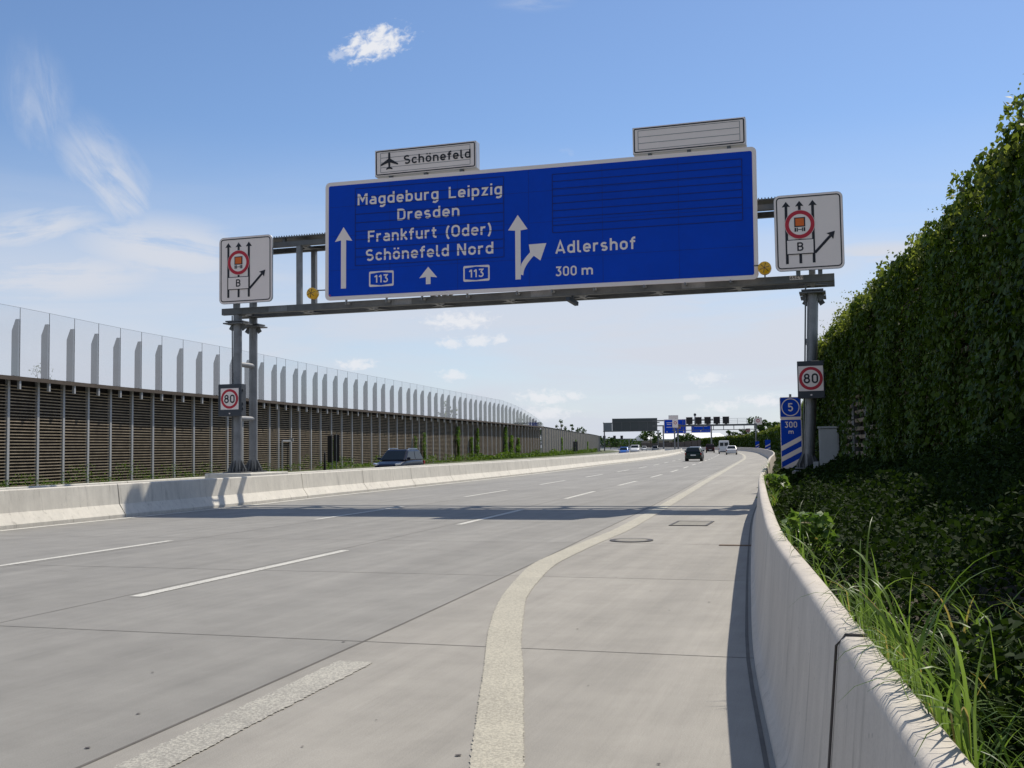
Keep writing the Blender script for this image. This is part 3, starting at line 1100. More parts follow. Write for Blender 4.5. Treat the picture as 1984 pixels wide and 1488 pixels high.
# bolted splices of the chords and a cable conduit
for x in (-17.6, -13.2, -8.6, -4.0):
    m = MB()
    m.box(x - .34, x + .34, YF - .094, YF - .081, 6.135, 6.325)
    for kx_ in range(6):
        for kz_ in (6.17, 6.29):
            m.tube([(x - .28 + kx_ * .112, YF - .094, kz_), (x - .28 + kx_ * .112, YF - .112, kz_)], .016, 6)
    m.build('splice_plate', M_STEEL, gt)
for x, xx in ((-19.36, -19.36), (-1.08, -.84)):
    m = MB()
    m.tube([(x, .42, .9), ((x + xx) / 2 + .02, .42, 3.4), (xx, .42, 6.1)], .022, 8)
    m.build('cable_conduit', M_STEEL_D, gt)
# brackets that carry the sign
m = MB()
for x in (-15.0, -13.6, -12.4, -10.9, -9.3, -8.2, -6.9, -5.4, -4.2, -2.9):
    m.box(x - .03, x + .03, .06, YF - .085, 6.22, 6.28)
    m.box(x - .03, x + .03, .06, .10, 6.22, 10.0)
    m.box(x - .02, x + .02, .0, .02, 6.19, 6.27)
m.build('sign_brackets', M_STEEL, gt)

# main blue sign
ms = thing('direction_sign', 'huge blue overhead direction sign with white lettering and lane arrows', 'road sign', P(G_S, -8.91, 6.30), ry=math.radians(.45))
ox, oz = -8.91, 6.30


def L(x, z):
    return x - ox, z - oz


W2, HT = 6.80, 3.82
m = MB()
m.plate(rrect(-W2, W2, 0, HT, .15), 0, .05, 0)
m.build('panel', M_WHITE, ms)
m = MB()
m.plate(rrect(-W2 + .12, W2 - .12, .12, HT - .12, .06), -.006)
m.build('blue_field', M_BLUE, ms)


def grid(mb, x0, x1, z0, z1, rows, y, w=.016, mi=0):
    for k in range(rows + 1):
        z = z0 + (z1 - z0) * k / rows
        mb.plate([(x0, z - w / 2), (x1, z - w / 2), (x1, z + w / 2), (x0, z + w / 2)], y, mi=mi)
    for x in (x0, x1):
        for k in range(rows):
            a, b_ = z0 + (z1 - z0) * k / rows + w / 2, z0 + (z1 - z0) * (k + 1) / rows - w / 2
            mb.plate([(x - w / 2, a), (x + w / 2, a), (x + w / 2, b_), (x - w / 2, b_)], y, mi=mi)


m = MB()
grid(m, -14.65 - ox, -9.68 - ox, 7.37 - oz, 9.85 - oz, 9, -.020)
grid(m, -8.14 - ox, -2.52 - ox, 8.01 - oz, 9.79 - oz, 8, -.020)
for z in (.95, 2.05, 3.0):
    m.plate([(-W2 + .13, z), (W2 - .13, z), (W2 - .13, z + .006), (-W2 + .13, z + .006)], -.0085)
for x in (-4.55, -2.28, .02, 2.3, 4.56):
    m.plate([(x, .125), (x + .006, .125), (x + .006, HT - .125), (x, HT - .125)], -.0095)
m.build('panel_seams', M_SEAM, ms)
CAP = .365
for s_, x0, x1, z0 in (('Magdeburg', -14.57, -11.81, 9.29), ('Leipzig', -11.47, -9.73, 9.28), ('Dresden', -13.2, -11.12, 8.71),
                       ('Frankfurt', -14.21, -11.88, 8.08), ('(Oder)', -11.57, -10.08, 8.07), ('Schönefeld', -14.28, -11.47, 7.48),
                       ('Nord', -11.2, -10.02, 7.475), ('Adlershof', -8.06, -5.63, 7.35)):
    m = MB()
    text_mb(m, s_, x0 - ox, x1 - ox, z0 - oz + .02, CAP, -.013)
    m.build('lettering', M_WHITE, ms)
m = MB()
text_mb(m, '300', -8.06 - ox, -7.41 - ox, 6.685 - oz, .29, -.013)
m.build('lettering', M_WHITE, ms)
m = MB()
text_mb(m, 'm', -7.26 - ox, -6.91 - ox, 6.685 - oz, .29, -.013)
m.build('lettering', M_WHITE, ms)
m = MB()
arrow_up(m, -15.06 - ox, 6.66 - oz, 8.64 - oz, .18, .305, .46, -.013)
m.build('lane_arrow', M_WHITE, ms)
m = MB()
arrow_up(m, -12.16 - ox, 6.655 - oz, 7.20 - oz, .155, .30, .345, -.013)
m.build('lane_arrow', M_WHITE, ms)
m = MB()                                              # forked arrow: straight on and branching off right
cx = -9.235 - ox
m.plate([(cx - .085, 6.65 - oz), (cx + .085, 6.65 - oz), (cx + .085, 8.15 - oz), (cx + .31, 8.175 - oz), (cx, 8.63 - oz), (cx - .31, 8.175 - oz), (cx - .085, 8.15 - oz)], -.013)
m.build('lane_arrow', M_WHITE, ms)
m = MB()
br = []
for k in range(9):                                    # curved branch
    tt = k / 8
    x = cx + .085 + .36 * tt ** 1.35 + .0
    z = 6.78 - oz + .62 * tt ** .75 + .0
    br.append((x, z))
pl_l, pl_r = [], []
for k in range(9):
    d = Vector(br[min(k + 1, 8)]) - Vector(br[max(k - 1, 0)])
    d.normalize()
    n = Vector((-d.y, d.x))
    w = .115
    a, b_ = Vector(br[k]) + n * w * .75, Vector(br[k]) - n * w * .65
    pl_l.append((max(a.x, cx + .087), a.y))
    pl_r.append((max(b_.x, cx + .087), b_.y))
for k in range(8):
    m.plate([pl_l[k], pl_r[k], pl_r[k + 1], pl_l[k + 1]], -.013)
e0, e1 = Vector(pl_l[8]), Vector(pl_r[8])
mid = (e0 + e1) / 2
tip = Vector((-8.34 - ox, 7.71 - oz))
m.plate([tuple(e0), tuple(e1), (-8.53 - ox, 7.19 - oz), tuple(tip), (-8.89 - ox, 7.70 - oz)], -.013)
m.build('branch_arrow', M_WHITE, ms)
for x0, x1 in ((-14.17, -13.325), (-11.0, -10.145)):
    m = MB()
    x0, x1, z0, z1 = x0 - ox, x1 - ox, 6.665 - oz, 7.155 - oz
    m.plate(rrect(x0, x1, z0, z1, .05), -.010, mi=0)
    hz, vz = .045, .075                               # blue hexagonal field with white motorway number
    m.plate([(x0 + .05, z0 + vz), (x0 + .42, z0 + .035), (x1 - .05, z0 + vz), (x1 - .05, z1 - vz), (x0 + .42, z1 - .035), (x0 + .05, z1 - vz)], -.015, mi=1)
    text_mb(m, '113', x0 + .19, x1 - .19, z0 + .125, .25, -.020, 0, .015)
    m.build('route_badge', [M_WHITE, M_BLUE], ms)
m = MB()
m.plate(circle(-W2 + .17, .16, .025, 12), -.012)
m.build('sticker', M_RED, ms)

# white auxiliary signs standing on top of the blue one
def box_sign(name, label, x0, x1, z0, z1, depth, inner, rows):
    t = thing(name, label, 'road sign', P(G_S, (x0 + x1) / 2, z0))
    w, h = (x1 - x0) / 2, z1 - z0
    m = MB()
    m.box(-w, w, .0, depth, 0, h)
    m.build('housing', M_ALU, t, .012)
    m = MB()
    m.plate(rrect(-w + .012, w - .012, .012, h - .012, .05), -.006, mi=0)
    m.frame(-w + .035, w - .035, .035, h - .035, .06, .035, -.011, 1)
    grid(m, -w + inner, w - inner, .12, h - .11, rows, -.012, .014, 2)
    m.build('face', [M_WHITE, M_BLACK, M_GREYSEAM], t)
    for fx in (-.7, 0, .7):
        m = MB()
        m.box(fx * w - .05, fx * w + .05, .02, .2, -.10, -.002)
        m.build('foot_clamp', M_STEEL_D, t)
    return t, w, h


t, w, h = box_sign('airport_sign', 'white Schönefeld sign with aeroplane symbol on top of the blue sign', -13.94, -10.53, 10.22, 11.07, .34, .2, 4)
m = MB()
text_mb(m, 'Schönefeld', -12.94 + 12.235, -10.71 + 12.235, .325, .275, -.018, 0, .015)
m.build('lettering', M_BLACK, t)
m = MB()
px, pz = -13.44 + 12.235, .20
half = [(0, .56), (.028, .53), (.036, .46), (.036, .34), (.30, .175), (.30, .125), (.036, .215), (.028, .085), (.11, .03), (.11, -.005), (0, .02)]
m.plate([(px + a, pz + b_) for a, b_ in half] + [(px - a, pz + b_) for a, b_ in half[::-1][1:-1]], -.018)
m.build('aeroplane_symbol', M_BLACK, t)
box_sign('blank_sign', 'blank white sign with three ruled rows on top of the blue sign', -5.64, -2.36, 10.16, 10.96, .34, .165, 3)


# white lorry-ban lane signs at both ends of the gantry
def lorry_sign(label, x0, x1, z0, z1):
    t = thing('lane_sign', label, 'road sign', P(30.9, (x0 + x1) / 2, z0))
    w, h = (x1 - x0) / 2, z1 - z0
    m = MB()
    m.plate(rrect(-w, w, 0, h, .16), 0, .06)
    m.build('panel', M_ALU, t)
    m = MB()
    m.plate(rrect(-w + .012, w - .012, .012, h - .012, .15), -.005, mi=0)
    m.frame(-w + .06, w - .06, .06, h - .06, .11, .032, -.010, 1)
    m.build('face', [M_WHITE, M_BLACK], t)
    k = w / .96
    ax = [-.62 * k, -.245 * k, .125 * k]
    m = MB()
    for x in ax:
        arrow_up(m, x, .20, h - .19, .075, .115, .155, -.012)
    line(m, (.155 * k, .475), (.60 * k, .93), .075, -.0125)
    d = Vector((.62, .63)).normalized()
    n = Vector((-d.y, d.x))
    tp = Vector((.72 * k, 1.055))
    bk = tp - d * .20
    m.plate([tuple(tp), tuple(bk + n * .125), tuple(bk + d * .03), tuple(bk - n * .125)], -.013)
    m.build('lane_arrows', M_BLACK, t)
    cx, cz = ax[1], h - .86
    m = MB()
    m.plate(circle(cx, cz, .41), -.018, mi=0)
    m.ring(cx, cz, .295, .40, -.022, 48, 1)
    m.build('ban_disc', [M_WHITE, M_RED], t)
    m = MB()
    m.plate([(cx - .15, cz - .07), (cx + .15, cz - .07), (cx + .15, cz + .20), (cx - .15, cz + .20)], -.023, mi=0)
    m.plate([(cx - .115, cz - .04), (cx + .115, cz - .04), (cx + .115, cz + .17), (cx - .115, cz + .17)], -.028, mi=1)
    for sx in (-1, 1):
        for a, b_ in ((.055, .085), (.10, .145)):
            m.plate([(cx + sx * a, cz - .20), (cx + sx * b_, cz - .20), (cx + sx * b_, cz - .09), (cx + sx * a, cz - .09)], -.023)
    m.plate([(cx - .05, cz - .155), (cx + .05, cz - .155), (cx + .05, cz - .135), (cx - .05, cz - .135)], -.023)
    m.build('lorry_symbol', [M_BLACK, M_ORANGE], t)
    m = MB()
    m.plate([(ax[0] - .015, .455), (ax[2] + .015, .455), (ax[2] + .015, .88), (ax[0] - .015, .88)], -.024, mi=0)
    m.plate([(ax[0] + .008, .478), (ax[2] - .008, .478), (ax[2] - .008, .857), (ax[0] + .008, .857)], -.029, mi=1)
    text_mb(m, 'B', cx - .085, cx + .085, .55, .24, -.034, 0, .02)
    m.build('letter_plate', [M_BLACK, M_WHITE], t)
    m = MB()
    for sx in (-.33, .28):
        m.box(sx * k - .06, sx * k + .06, .06, .14, -.14, h - .1)
    m.build('support_posts', M_STEEL_D, t)


lorry_sign('white lane sign with lorry ban disc above the two median columns', -19.53, -17.56, 6.42, 8.63)
lorry_sign('white lane sign with lorry ban disc above the ivy side column', -1.63, .235, 6.40, 8.56)


# yellow warning lamps
def warn_lamp(label, x, z, side):
    t = thing('warning_lamp', label, 'warning lamp', P(30.9, x, z))
    m = MB()
    m.tube([(0, -.03, 0), (0, .12, 0)], .185, 28)
    m.tube([(0, .12, 0), (0, .18, 0)], [.16, .09], 28)
    m.build('housing', M_AMBER, t)
    m = MB()
    rings = [(.165, -.034), (.14, -.060), (.085, -.078), (.03, -.085)]
    vs, fs = [], []
    for r, y_ in rings:
        vs += [(r * math.cos(k * math.pi / 12), y_, r * math.sin(k * math.pi / 12)) for k in range(24)]
    for i in range(3):
        fs += [(i * 24 + k, i * 24 + (k + 1) % 24, (i + 1) * 24 + (k + 1) % 24, (i + 1) * 24 + k) for k in range(24)]
    fs.append(tuple(range(72, 96)))
    m.add(vs, fs, 0, True)
    for a in (.3, 1.35, 2.4):
        d_ = Vector((math.cos(a), 0, math.sin(a))) * .14
        m.beam(Vector((0, -.08, 0)) - d_, Vector((0, -.08, 0)) + d_, .012, .03, 1, (0, 1, 0))
    m.build('lens', [M_AMBER, M_RUST], t)
    m = MB()
    m.beam((0, .08, .10), (side * .40, .12, .10), .035, .035)
    m.beam((0, .08, -.27 if z < 9 else -.2), (0, .08, -.10), .04, .04)
    m.build('bracket', M_STEEL_D, t)


warn_lamp('round yellow warning lamp left of the blue sign above the median', -16.12, 6.60, 1)
warn_lamp('round yellow warning lamp between the blue sign and the right lane sign', -1.93, 6.53, -1)


# illuminated 80 signs on the columns
def speed_box(label, x0, x1, z0, z1, yb):
    t = thing('speed_sign', label, 'speed sign', P(G_S, (x0 + x1) / 2, z0))
    w, h = (x1 - x0) / 2, z1 - z0
    m = MB()
    m.box(-w, w, .0, .30, 0, h)
    for z in (.2, .36, .8):
        m.box(w + .001, w + .025, .06, .12, z, z + .10)
    m.build('housing', M_BOX, t, .015)
    pw = .335
    pz0, pz1 = h - .14 - .70, h - .14
    pcx, pcz = 0, (pz0 + pz1) / 2
    m = MB()
    m.plate(rrect(pcx - pw, pcx + pw, pz0, pz1, .01), -.006, mi=0)
    m.plate(circle(pcx, pcz, .322), -.010, mi=1)
    m.plate(circle(pcx, pcz, .240), -.014, mi=0)
    text_mb(m, '80', pcx - .195, pcx + .195, pcz - .135, .27, -.019, 2, .018)
    m.build('display', [M_WHITE, M_RED, M_BLACK], t)
    m = MB()
    m.plate([(-.02, .07), (.02, .07), (.02, .11), (-.02, .11)], -.006)
    m.plate([(-.035, .085), (.035, .085), (.035, .095), (-.035, .095)], -.008)
    m.build('maker_mark', M_WHITE, t)
    m = MB()
    m.box(-.2, .2, .30, yb, h * .5 - .05, h * .5 + .05)
    m.build('clamp', M_STEEL_D, t)


speed_box('dark 80 speed sign box on the median column', -19.62, -18.76, 2.72, 3.78, .37)
speed_box('dark 80 speed sign box on the column beside the ivy wall', -1.13, -.40, 2.82, 3.86, .37)

# countdown marker with exit number and three bars
t = thing('countdown_marker', 'tall blue 300 m marker with exit number 5 and three white bars', 'road sign', P(37.0, -1.6, .3))
m = MB()
m.plate(rrect(-.345, .345, 0, 2.08, .04), 0, .03, 0)
m.plate(rrect(-.345, .345, 2.082, 2.82, .04), 0, .03, 0)
m.build('panel', M_WHITE, t)
m = MB()
m.plate(rrect(-.325, .325, .02, 2.06, .03), -.006, mi=0)
m.plate(rrect(-.325, .325, 2.16, 2.80, .03), -.006, mi=0)
m.build('blue_field', M_BLUE, t)
m = MB()
m.ring(0, 2.48, .265, .295, -.012, 48)
text_mb(m, '5', -.085, .085, 2.345, .27, -.012, 0, .018)
text_mb(m, '300', -.20, .20, 1.80, .20, -.012, 0, .018)
text_mb(m, 'm', -.085, .085, 1.595, .14, -.012, 0, .018)
m.build('lettering', M_WHITE, t)
m = MB()
for k in range(3):
    z = .30 + k * .36
    m.plate([(-.325, z), (.325, z + .34), (.325, z + .51), (-.325, z + .17)], -.012)
m.build('distance_bars', M_WHITE, t)
m = MB()
m.tube([(0, .07, -.2), (0, .07, 2.92)], .04, 12)
m.build('post', M_STEEL, t)

# switch cabinet beside the right column
t = thing('switch_cabinet', 'tall grey switch cabinet beside the right gantry column', 'cabinet', P(29.95, -.58, .45))
m = MB()
m.box(0, .52, 0, .55, .0, 1.50)
m.build('casing', M_CAB, t, .015)
m = MB()
m.box(-.03, .55, -.03, .58, 1.505, 1.56)
m.build('lid', M_CAB, t, .01)
m = MB()
m.box(.04, .48, -.012, -.001, .1, 1.44)
m.build('door', M_CAB, t, .004)
m = MB()
m.box(-.16, -.02, -.02, .16, .0, .62)
m.box(-.15, -.03, -.03, -.021, .40, .60)
m.build('socket_box', M_CAB, t, .008)
m = MB()
m.box(-.12, .58, -.06, .62, -.35, -.001)
m.build('base', M_BARRIER, t, .02)
# stone lying by the wall
bm = bmesh.new()
bmesh.ops.create_icosphere(bm, subdivisions=3, radius=.12)
rr = random.Random(3)
for v in bm.verts:
    v.co *= 1 + .12 * math.sin(7 * v.co.x * 6 + 3) * math.cos(5 * v.co.z * 6)
    v.co.z *= 1.5
me = bpy.data.meshes.new('boulder')
bm.to_mesh(me)
bm.free()
me.materials.append(mat('grey_boulder', (.20, .185, .17), .9, var=.25))
for f_ in me.polygons:
    f_.use_smooth = True
o = bpy.data.objects.new('boulder', me)
C.objects.link(o)
o.location = P(11.9, 1.30, .95)
tag(o, 'pale boulder in the undergrowth at the foot of the ivy wall', 'boulder')

# ---------------------------------------------------------------- noise wall on the left with glass top
FINS = [30.4, 32.7, 35.0, 37.3, 39.6, 41.9, 44.2, 46.4, 48.7, 50.9, 53.1, 55.3, 57.7, 60.0, 62.3, 64.6, 66.9, 69.2, 71.5, 73.2, 75.7, 77.5, 80.0, 82.2,
        84.7, 87.2, 89.8, 92.4, 95.0, 97.4, 100.1, 102.8, 105.6, 108.0, 110.6, 113.4, 116.0, 118.7, 121.4, 124.2, 126.9, 129.5, 132.3, 135.0, 137.8,
        140.5, 143.3, 146.1, 148.9, 151.7, 154.3, 157.1, 160.0, 162.8, 165.5, 168.4, 171.1, 173.8, 176.7, 179.4, 181.9, 184.6, 187.0]
ZT, ZG = 5.25, 8.57
nw = thing('noise_wall', 'tall brown slatted noise wall with glass screen and steel fins on top', 'noise wall', (0, 0, 0), 0)
rw = random.Random(11)


def wall_dir(cv, q):
    d = P(q + .5, cv(q + .5)) - P(q - .5, cv(q - .5))
    return d.normalized()


for i, q in enumerate(FINS):
    a = P(q, WG(q))
    d = wall_dir(WG, q)
    n = Vector((d.y, -d.x, 0))                        # towards the road
    zf = ZT + 2.75
    ztop = ZG
    if q > 150:                                       # the screen steps down at its end
        k_ = max(0.0, (q - 150) / 37.0)
        ztop = ZG - 2.7 * k_ ** 1.6
        zf = ZT + 2.75 - 2.55 * k_ ** 1.6
    m = MB()
    pr = [(-.06, 0), (-.06, zf - ZT), (-.22, zf - ZT), (-.42, (zf - ZT) * .80), (-.42, 0)]
    vs = []
    for sg in (-1, 1):
        for off, hh in pr:
            vs.append(a + n * off + d * (.035 * sg) + Vector((0, 0, ZT + .03 + hh)))
    m.add(vs, [(0, 1, 2, 3, 4), (9, 8, 7, 6, 5)] + [(j_, j_ + 5, (j_ + 1) % 5 + 5, (j_ + 1) % 5) for j_ in range(5)])
    fl = a + n * -.03 + Vector((0, 0, ZT + .03))
    m.beam(fl, fl + Vector((0, 0, zf - ZT)), .14, .03, 1, tuple(n))
    m.build('fin', [M_FIN, M_POST], nw)
    m = MB()
    m.beam(a + Vector((0, 0, ZT - .58)), a + Vector((0, 0, ZT - .02)), .13, .12, 0, tuple(n))
    m.build('bracket', M_POST, nw)
    m = MB()
    pb = a - n * .62
    m.beam(pb + Vector((0, 0, -.1)), pb + Vector((0, 0, ZT - .05)), .17, .16, 0, tuple(n))
    m.build('post', M_POST, nw)
    if i + 1 < len(FINS):
        q2 = FINS[i + 1]
        b2 = P(q2, WG(q2))
        z2 = ZG
        if q2 > 150:
            z2 = ZG - 2.7 * max(0.0, (q2 - 150) / 37.0) ** 1.6
        dd = (b2 - a).normalized()
        nn = Vector((dd.y, -dd.x, 0))
        vs = []
        for off in (-.006, .006):
            vs += [a + nn * off + dd * .015 + Vector((0, 0, ZT + .04)), b2 + nn * off - dd * .015 + Vector((0, 0, ZT + .04)),
                   b2 + nn * off - dd * .015 + Vector((0, 0, z2)), a + nn * off + dd * .015 + Vector((0, 0, ztop))]
        m = MB()
        m.add(vs, [(0, 1, 2, 3), (7, 6, 5, 4), (0, 4, 5, 1), (2, 6, 7, 3), (1, 5, 6, 2), (0, 3, 7, 4)])
        m.build('glass_pane', M_GLASSW, nw)
        m = MB()
        pa, pb2 = a - nn * .62, b2 - nn * .62
        step = .155
        k = 0
        z = .06
        while z < ZT - .25:
            jit = rw.uniform(-.008, .008)
            e0 = pa + dd * .10 + Vector((0, 0, z + jit))
            e1 = pb2 - dd * .10 + Vector((0, 0, z - jit * .5))
            m.beam(e0 + nn * .02, e1 + nn * .02, .06, .047, 0, (0, 0, 1))
            z += step
        vs = [pa - nn * .10 + Vector((0, 0, -.1)), pb2 - nn * .10 + Vector((0, 0, -.1)), pb2 - nn * .10 + Vector((0, 0, ZT - .05)), pa - nn * .10 + Vector((0, 0, ZT - .05))]
        m.add(vs, [(0, 1, 2, 3)], 1)
        m.build('slat_panel', [M_WOOD, M_GAP], nw)
m = MB()                                              # ledge that carries the screen
for i in range(len(FINS) - 1):
    a, b2 = P(FINS[i], WG(FINS[i])), P(FINS[i + 1], WG(FINS[i + 1]))
    dd = (b2 - a).normalized()
    nn = Vector((dd.y, -dd.x, 0))
    m.beam(a - nn * .31 + Vector((0, 0, ZT - .01)), b2 - nn * .31 + Vector((0, 0, ZT - .01)), .84, .06)
    m.beam(a + nn * .10 + Vector((0, 0, ZT - .09)), b2 + nn * .10 + Vector((0, 0, ZT - .09)), .03, .17)
m.build('ledge', M_WOOD_D, nw)
m = MB()                                              # thin mullions between the panes, above the fins
for q in FINS:
    a = P(q, WG(q))
    zt = ZG - (2.7 * max(0.0, (q - 150) / 37.0) ** 1.6 if q > 150 else 0)
    m.beam(a + Vector((0, 0, ZT + .03)), a + Vector((0, 0, zt)), .022, .03)
for q, q2 in zip(FINS, FINS[1:]):
    if q < 150:
        m.beam(P(q, WG(q), ZG + .006), P(q2, WG(q2), ZG + .006), .02, .010)
m.build('mullions', M_STEEL, nw)
# service door
q0, q1 = 71.9, 73.0
a = P(q0, WG(q0))
dd = wall_dir(WG, 72.4)
nn = Vector((dd.y, -dd.x, 0))
b0, b1 = P(73.6, WG(73.6)) - nn * .45, P(75.2, WG(75.2)) - nn * .45
m = MB()
m.beam(b0, b0 + Vector((0, 0, 2.35)), .10, .08)
m.beam(b1, b1 + Vector((0, 0, 2.35)), .10, .08)
m.beam(b0 + Vector((0, 0, 2.35)), b1 + Vector((0, 0, 2.35)), .10, .12)
m.beam(b1 + dd * .25 + Vector((0, 0, 2.3)), b1 + dd * .25 + Vector((0, 0, 2.55)), .3, .12)
m.build('door_frame', M_POST, nw)

# plain timber wall that carries on without the screen
tw = thing('noise_wall', 'lower plain timber noise wall continuing beyond the end of the glass screen', 'noise wall', (0, 0, 0), 0)
q = 187.3
while q < 430:
    q2 = min(q + 5.0, 430)
    a, b2 = P(q, WG(q) - .35), P(q2, WG(q2) - .35)
    dd = (b2 - a).normalized()
    nn = Vector((dd.y, -dd.x, 0))
    m = MB()
    m.beam(a + nn * .04 + Vector((0, 0, -.1)), a + nn * .04 + Vector((0, 0, ZT + .12)), .20, .18)
    m.build('post', M_POST, tw)
    m = MB()
    z = .08
    while z < ZT + .05:
        m.beam(a + dd * .1 + Vector((0, 0, z)), b2 - dd * .1 + Vector((0, 0, z)), .08, .17)
        z += .21
    m.add([a - nn * .1 + Vector((0, 0, -.1)), b2 - nn * .1 + Vector((0, 0, -.1)), b2 - nn * .1 + Vector((0, 0, ZT + .1)), a - nn * .1 + Vector((0, 0, ZT + .1))], [(0, 1, 2, 3)], 1)
    m.beam(a + Vector((0, 0, ZT + .11)), b2 + Vector((0, 0, ZT + .11)), .24, .05)
    m.build('slat_panel', [M_FAR_WOOD, M_GAP], tw)
    q = q2

# ---------------------------------------------------------------- foliage helpers


def leaves_obj(name, pos, nrm, size, mats, parent=None, up=None, aspect=1.25, rng=None, mi=None, curl=.22):
    """many kite-shaped leaves: centres, facing directions and sizes as arrays"""
    rng = rng or np.random.default_rng(1)
    n = len(pos)
    nrm = nrm / (np.linalg.norm(nrm, axis=1, keepdims=True) + 1e-9)
    ref = rng.normal(size=(n, 3)) if up is None else up + rng.normal(scale=.45, size=(n, 3))
    tx = np.cross(nrm, ref)
    tx /= np.linalg.norm(tx, axis=1, keepdims=True) + 1e-9
    ty = np.cross(tx, nrm)
    s = size[:, None]
    v = np.empty((n, 4, 3), np.float32)
    v[:, 0] = pos - ty * s * aspect * .5
    v[:, 1] = pos + tx * s * .5 + nrm * s * curl * .5 - ty * s * .06
    v[:, 2] = pos + ty * s * aspect * .5
    v[:, 3] = pos - tx * s * .5 + nrm * s * curl * .5 - ty * s * .06
    me = bpy.data.meshes.new(name)
    me.vertices.add(n * 4)
    me.vertices.foreach_set('co', v.reshape(-1))
    me.loops.add(n * 4)
    me.loops.foreach_set('vertex_index', np.arange(n * 4, dtype=np.int32))
    me.polygons.add(n)
    me.polygons.foreach_set('loop_start', np.arange(0, n * 4, 4, dtype=np.int32))
    me.polygons.foreach_set('loop_total', np.full(n, 4, dtype=np.int32))
    for m_ in (mats if isinstance(mats, (list, tuple)) else [mats]):
        me.materials.append(m_)
    if mi is not None:
        me.polygons.foreach_set('material_index', mi.astype(np.int32))
    me.update(calc_edges=True)
    me.validate()
    o = bpy.data.objects.new(name, me)
    C.objects.link(o)
    o.parent = parent
    return o


def field(rng, k=9, lo=.5, hi=3.0):
    """cheap smooth 2-D random field, values about -1..1"""
    w = rng.uniform(lo, hi, (k, 2)) * rng.choice([-1, 1], (k, 2))
    ph = rng.uniform(0, 6.28, k)
    am = 1 / np.hypot(w[:, 0], w[:, 1]) ** .6
    am /= am.sum() * .6

    def f(x, y):
        return sum(am[i] * np.sin(w[i, 0] * x + w[i, 1] * y + ph[i]) for i in range(k))
    return f


def vec(cv, arr):
    return np.array([cv(x) for x in arr])


# ---------------------------------------------------------------- ivy-covered wall on the right
HW = 4.55
iw = thing('noise_wall', 'near dark timber noise wall on the right hidden under ivy', 'noise wall', (0, 0, 0), 0)
q = -10.0
while q < 36:
    q2 = min(q + 2.3, 36.0)
    a, b2 = P(q, WR(q)), P(q2, WR(q2))
    dd = (b2 - a).normalized()
    nn = Vector((-dd.y, dd.x, 0))                     # towards the road
    m = MB()
    m.beam(a + nn * .05 + Vector((0, 0, .3)), a + nn * .05 + Vector((0, 0, HW)), .16, .16)
    m.build('post', M_STEEL_D, iw)
    m = MB()
    z = .75
    while z < HW - .05:
        m.beam(a + dd * .08 + nn * .04 + Vector((0, 0, z)), b2 - dd * .08 + nn * .04 + Vector((0, 0, z)), .09, .085)
        z += .19
    m.add([a - nn * .06 + Vector((0, 0, .3)), b2 - nn * .06 + Vector((0, 0, .3)), b2 - nn * .06 + Vector((0, 0, HW - .02)), a - nn * .06 + Vector((0, 0, HW - .02))], [(0, 1, 2, 3)], 1)
    m.build('slat_panel', [M_WOOD, M_GAP], iw)
    q = q2
# far continuation
fw = thing('noise_wall', 'lower ivy covered noise wall following the curve in the distance', 'noise wall', (0, 0, 0), 0)
q = 36.2
while q < 880:
    q2 = min(q + (9 if q < 420 else 20), 880)
    hh = 4.0 if q < 400 else 4.0 - min(.75, (q - 400) / 120)
    a, b2 = P(q, WF(q)), P(q2, WF(q2))
    dd = (b2 - a).normalized()
    nn = Vector((-dd.y, dd.x, 0))
    m = MB()
    m.beam(a + Vector((0, 0, hh / 2)), b2 + Vector((0, 0, hh / 2)), .16, hh)
    m.beam(a + nn * .12 + Vector((0, 0, 0)), a + nn * .12 + Vector((0, 0, hh)), .22, .10)
    m.build('wall_panel', M_WOOD_D, fw)
    q = q2


def bulge_top(s):
    return .22 / (1 + np.exp(np.clip((s - 21.2) * 6, -40, 40))) + .18 / (1 + np.exp(np.clip(-(s - 33.6) * 6, -40, 40)))


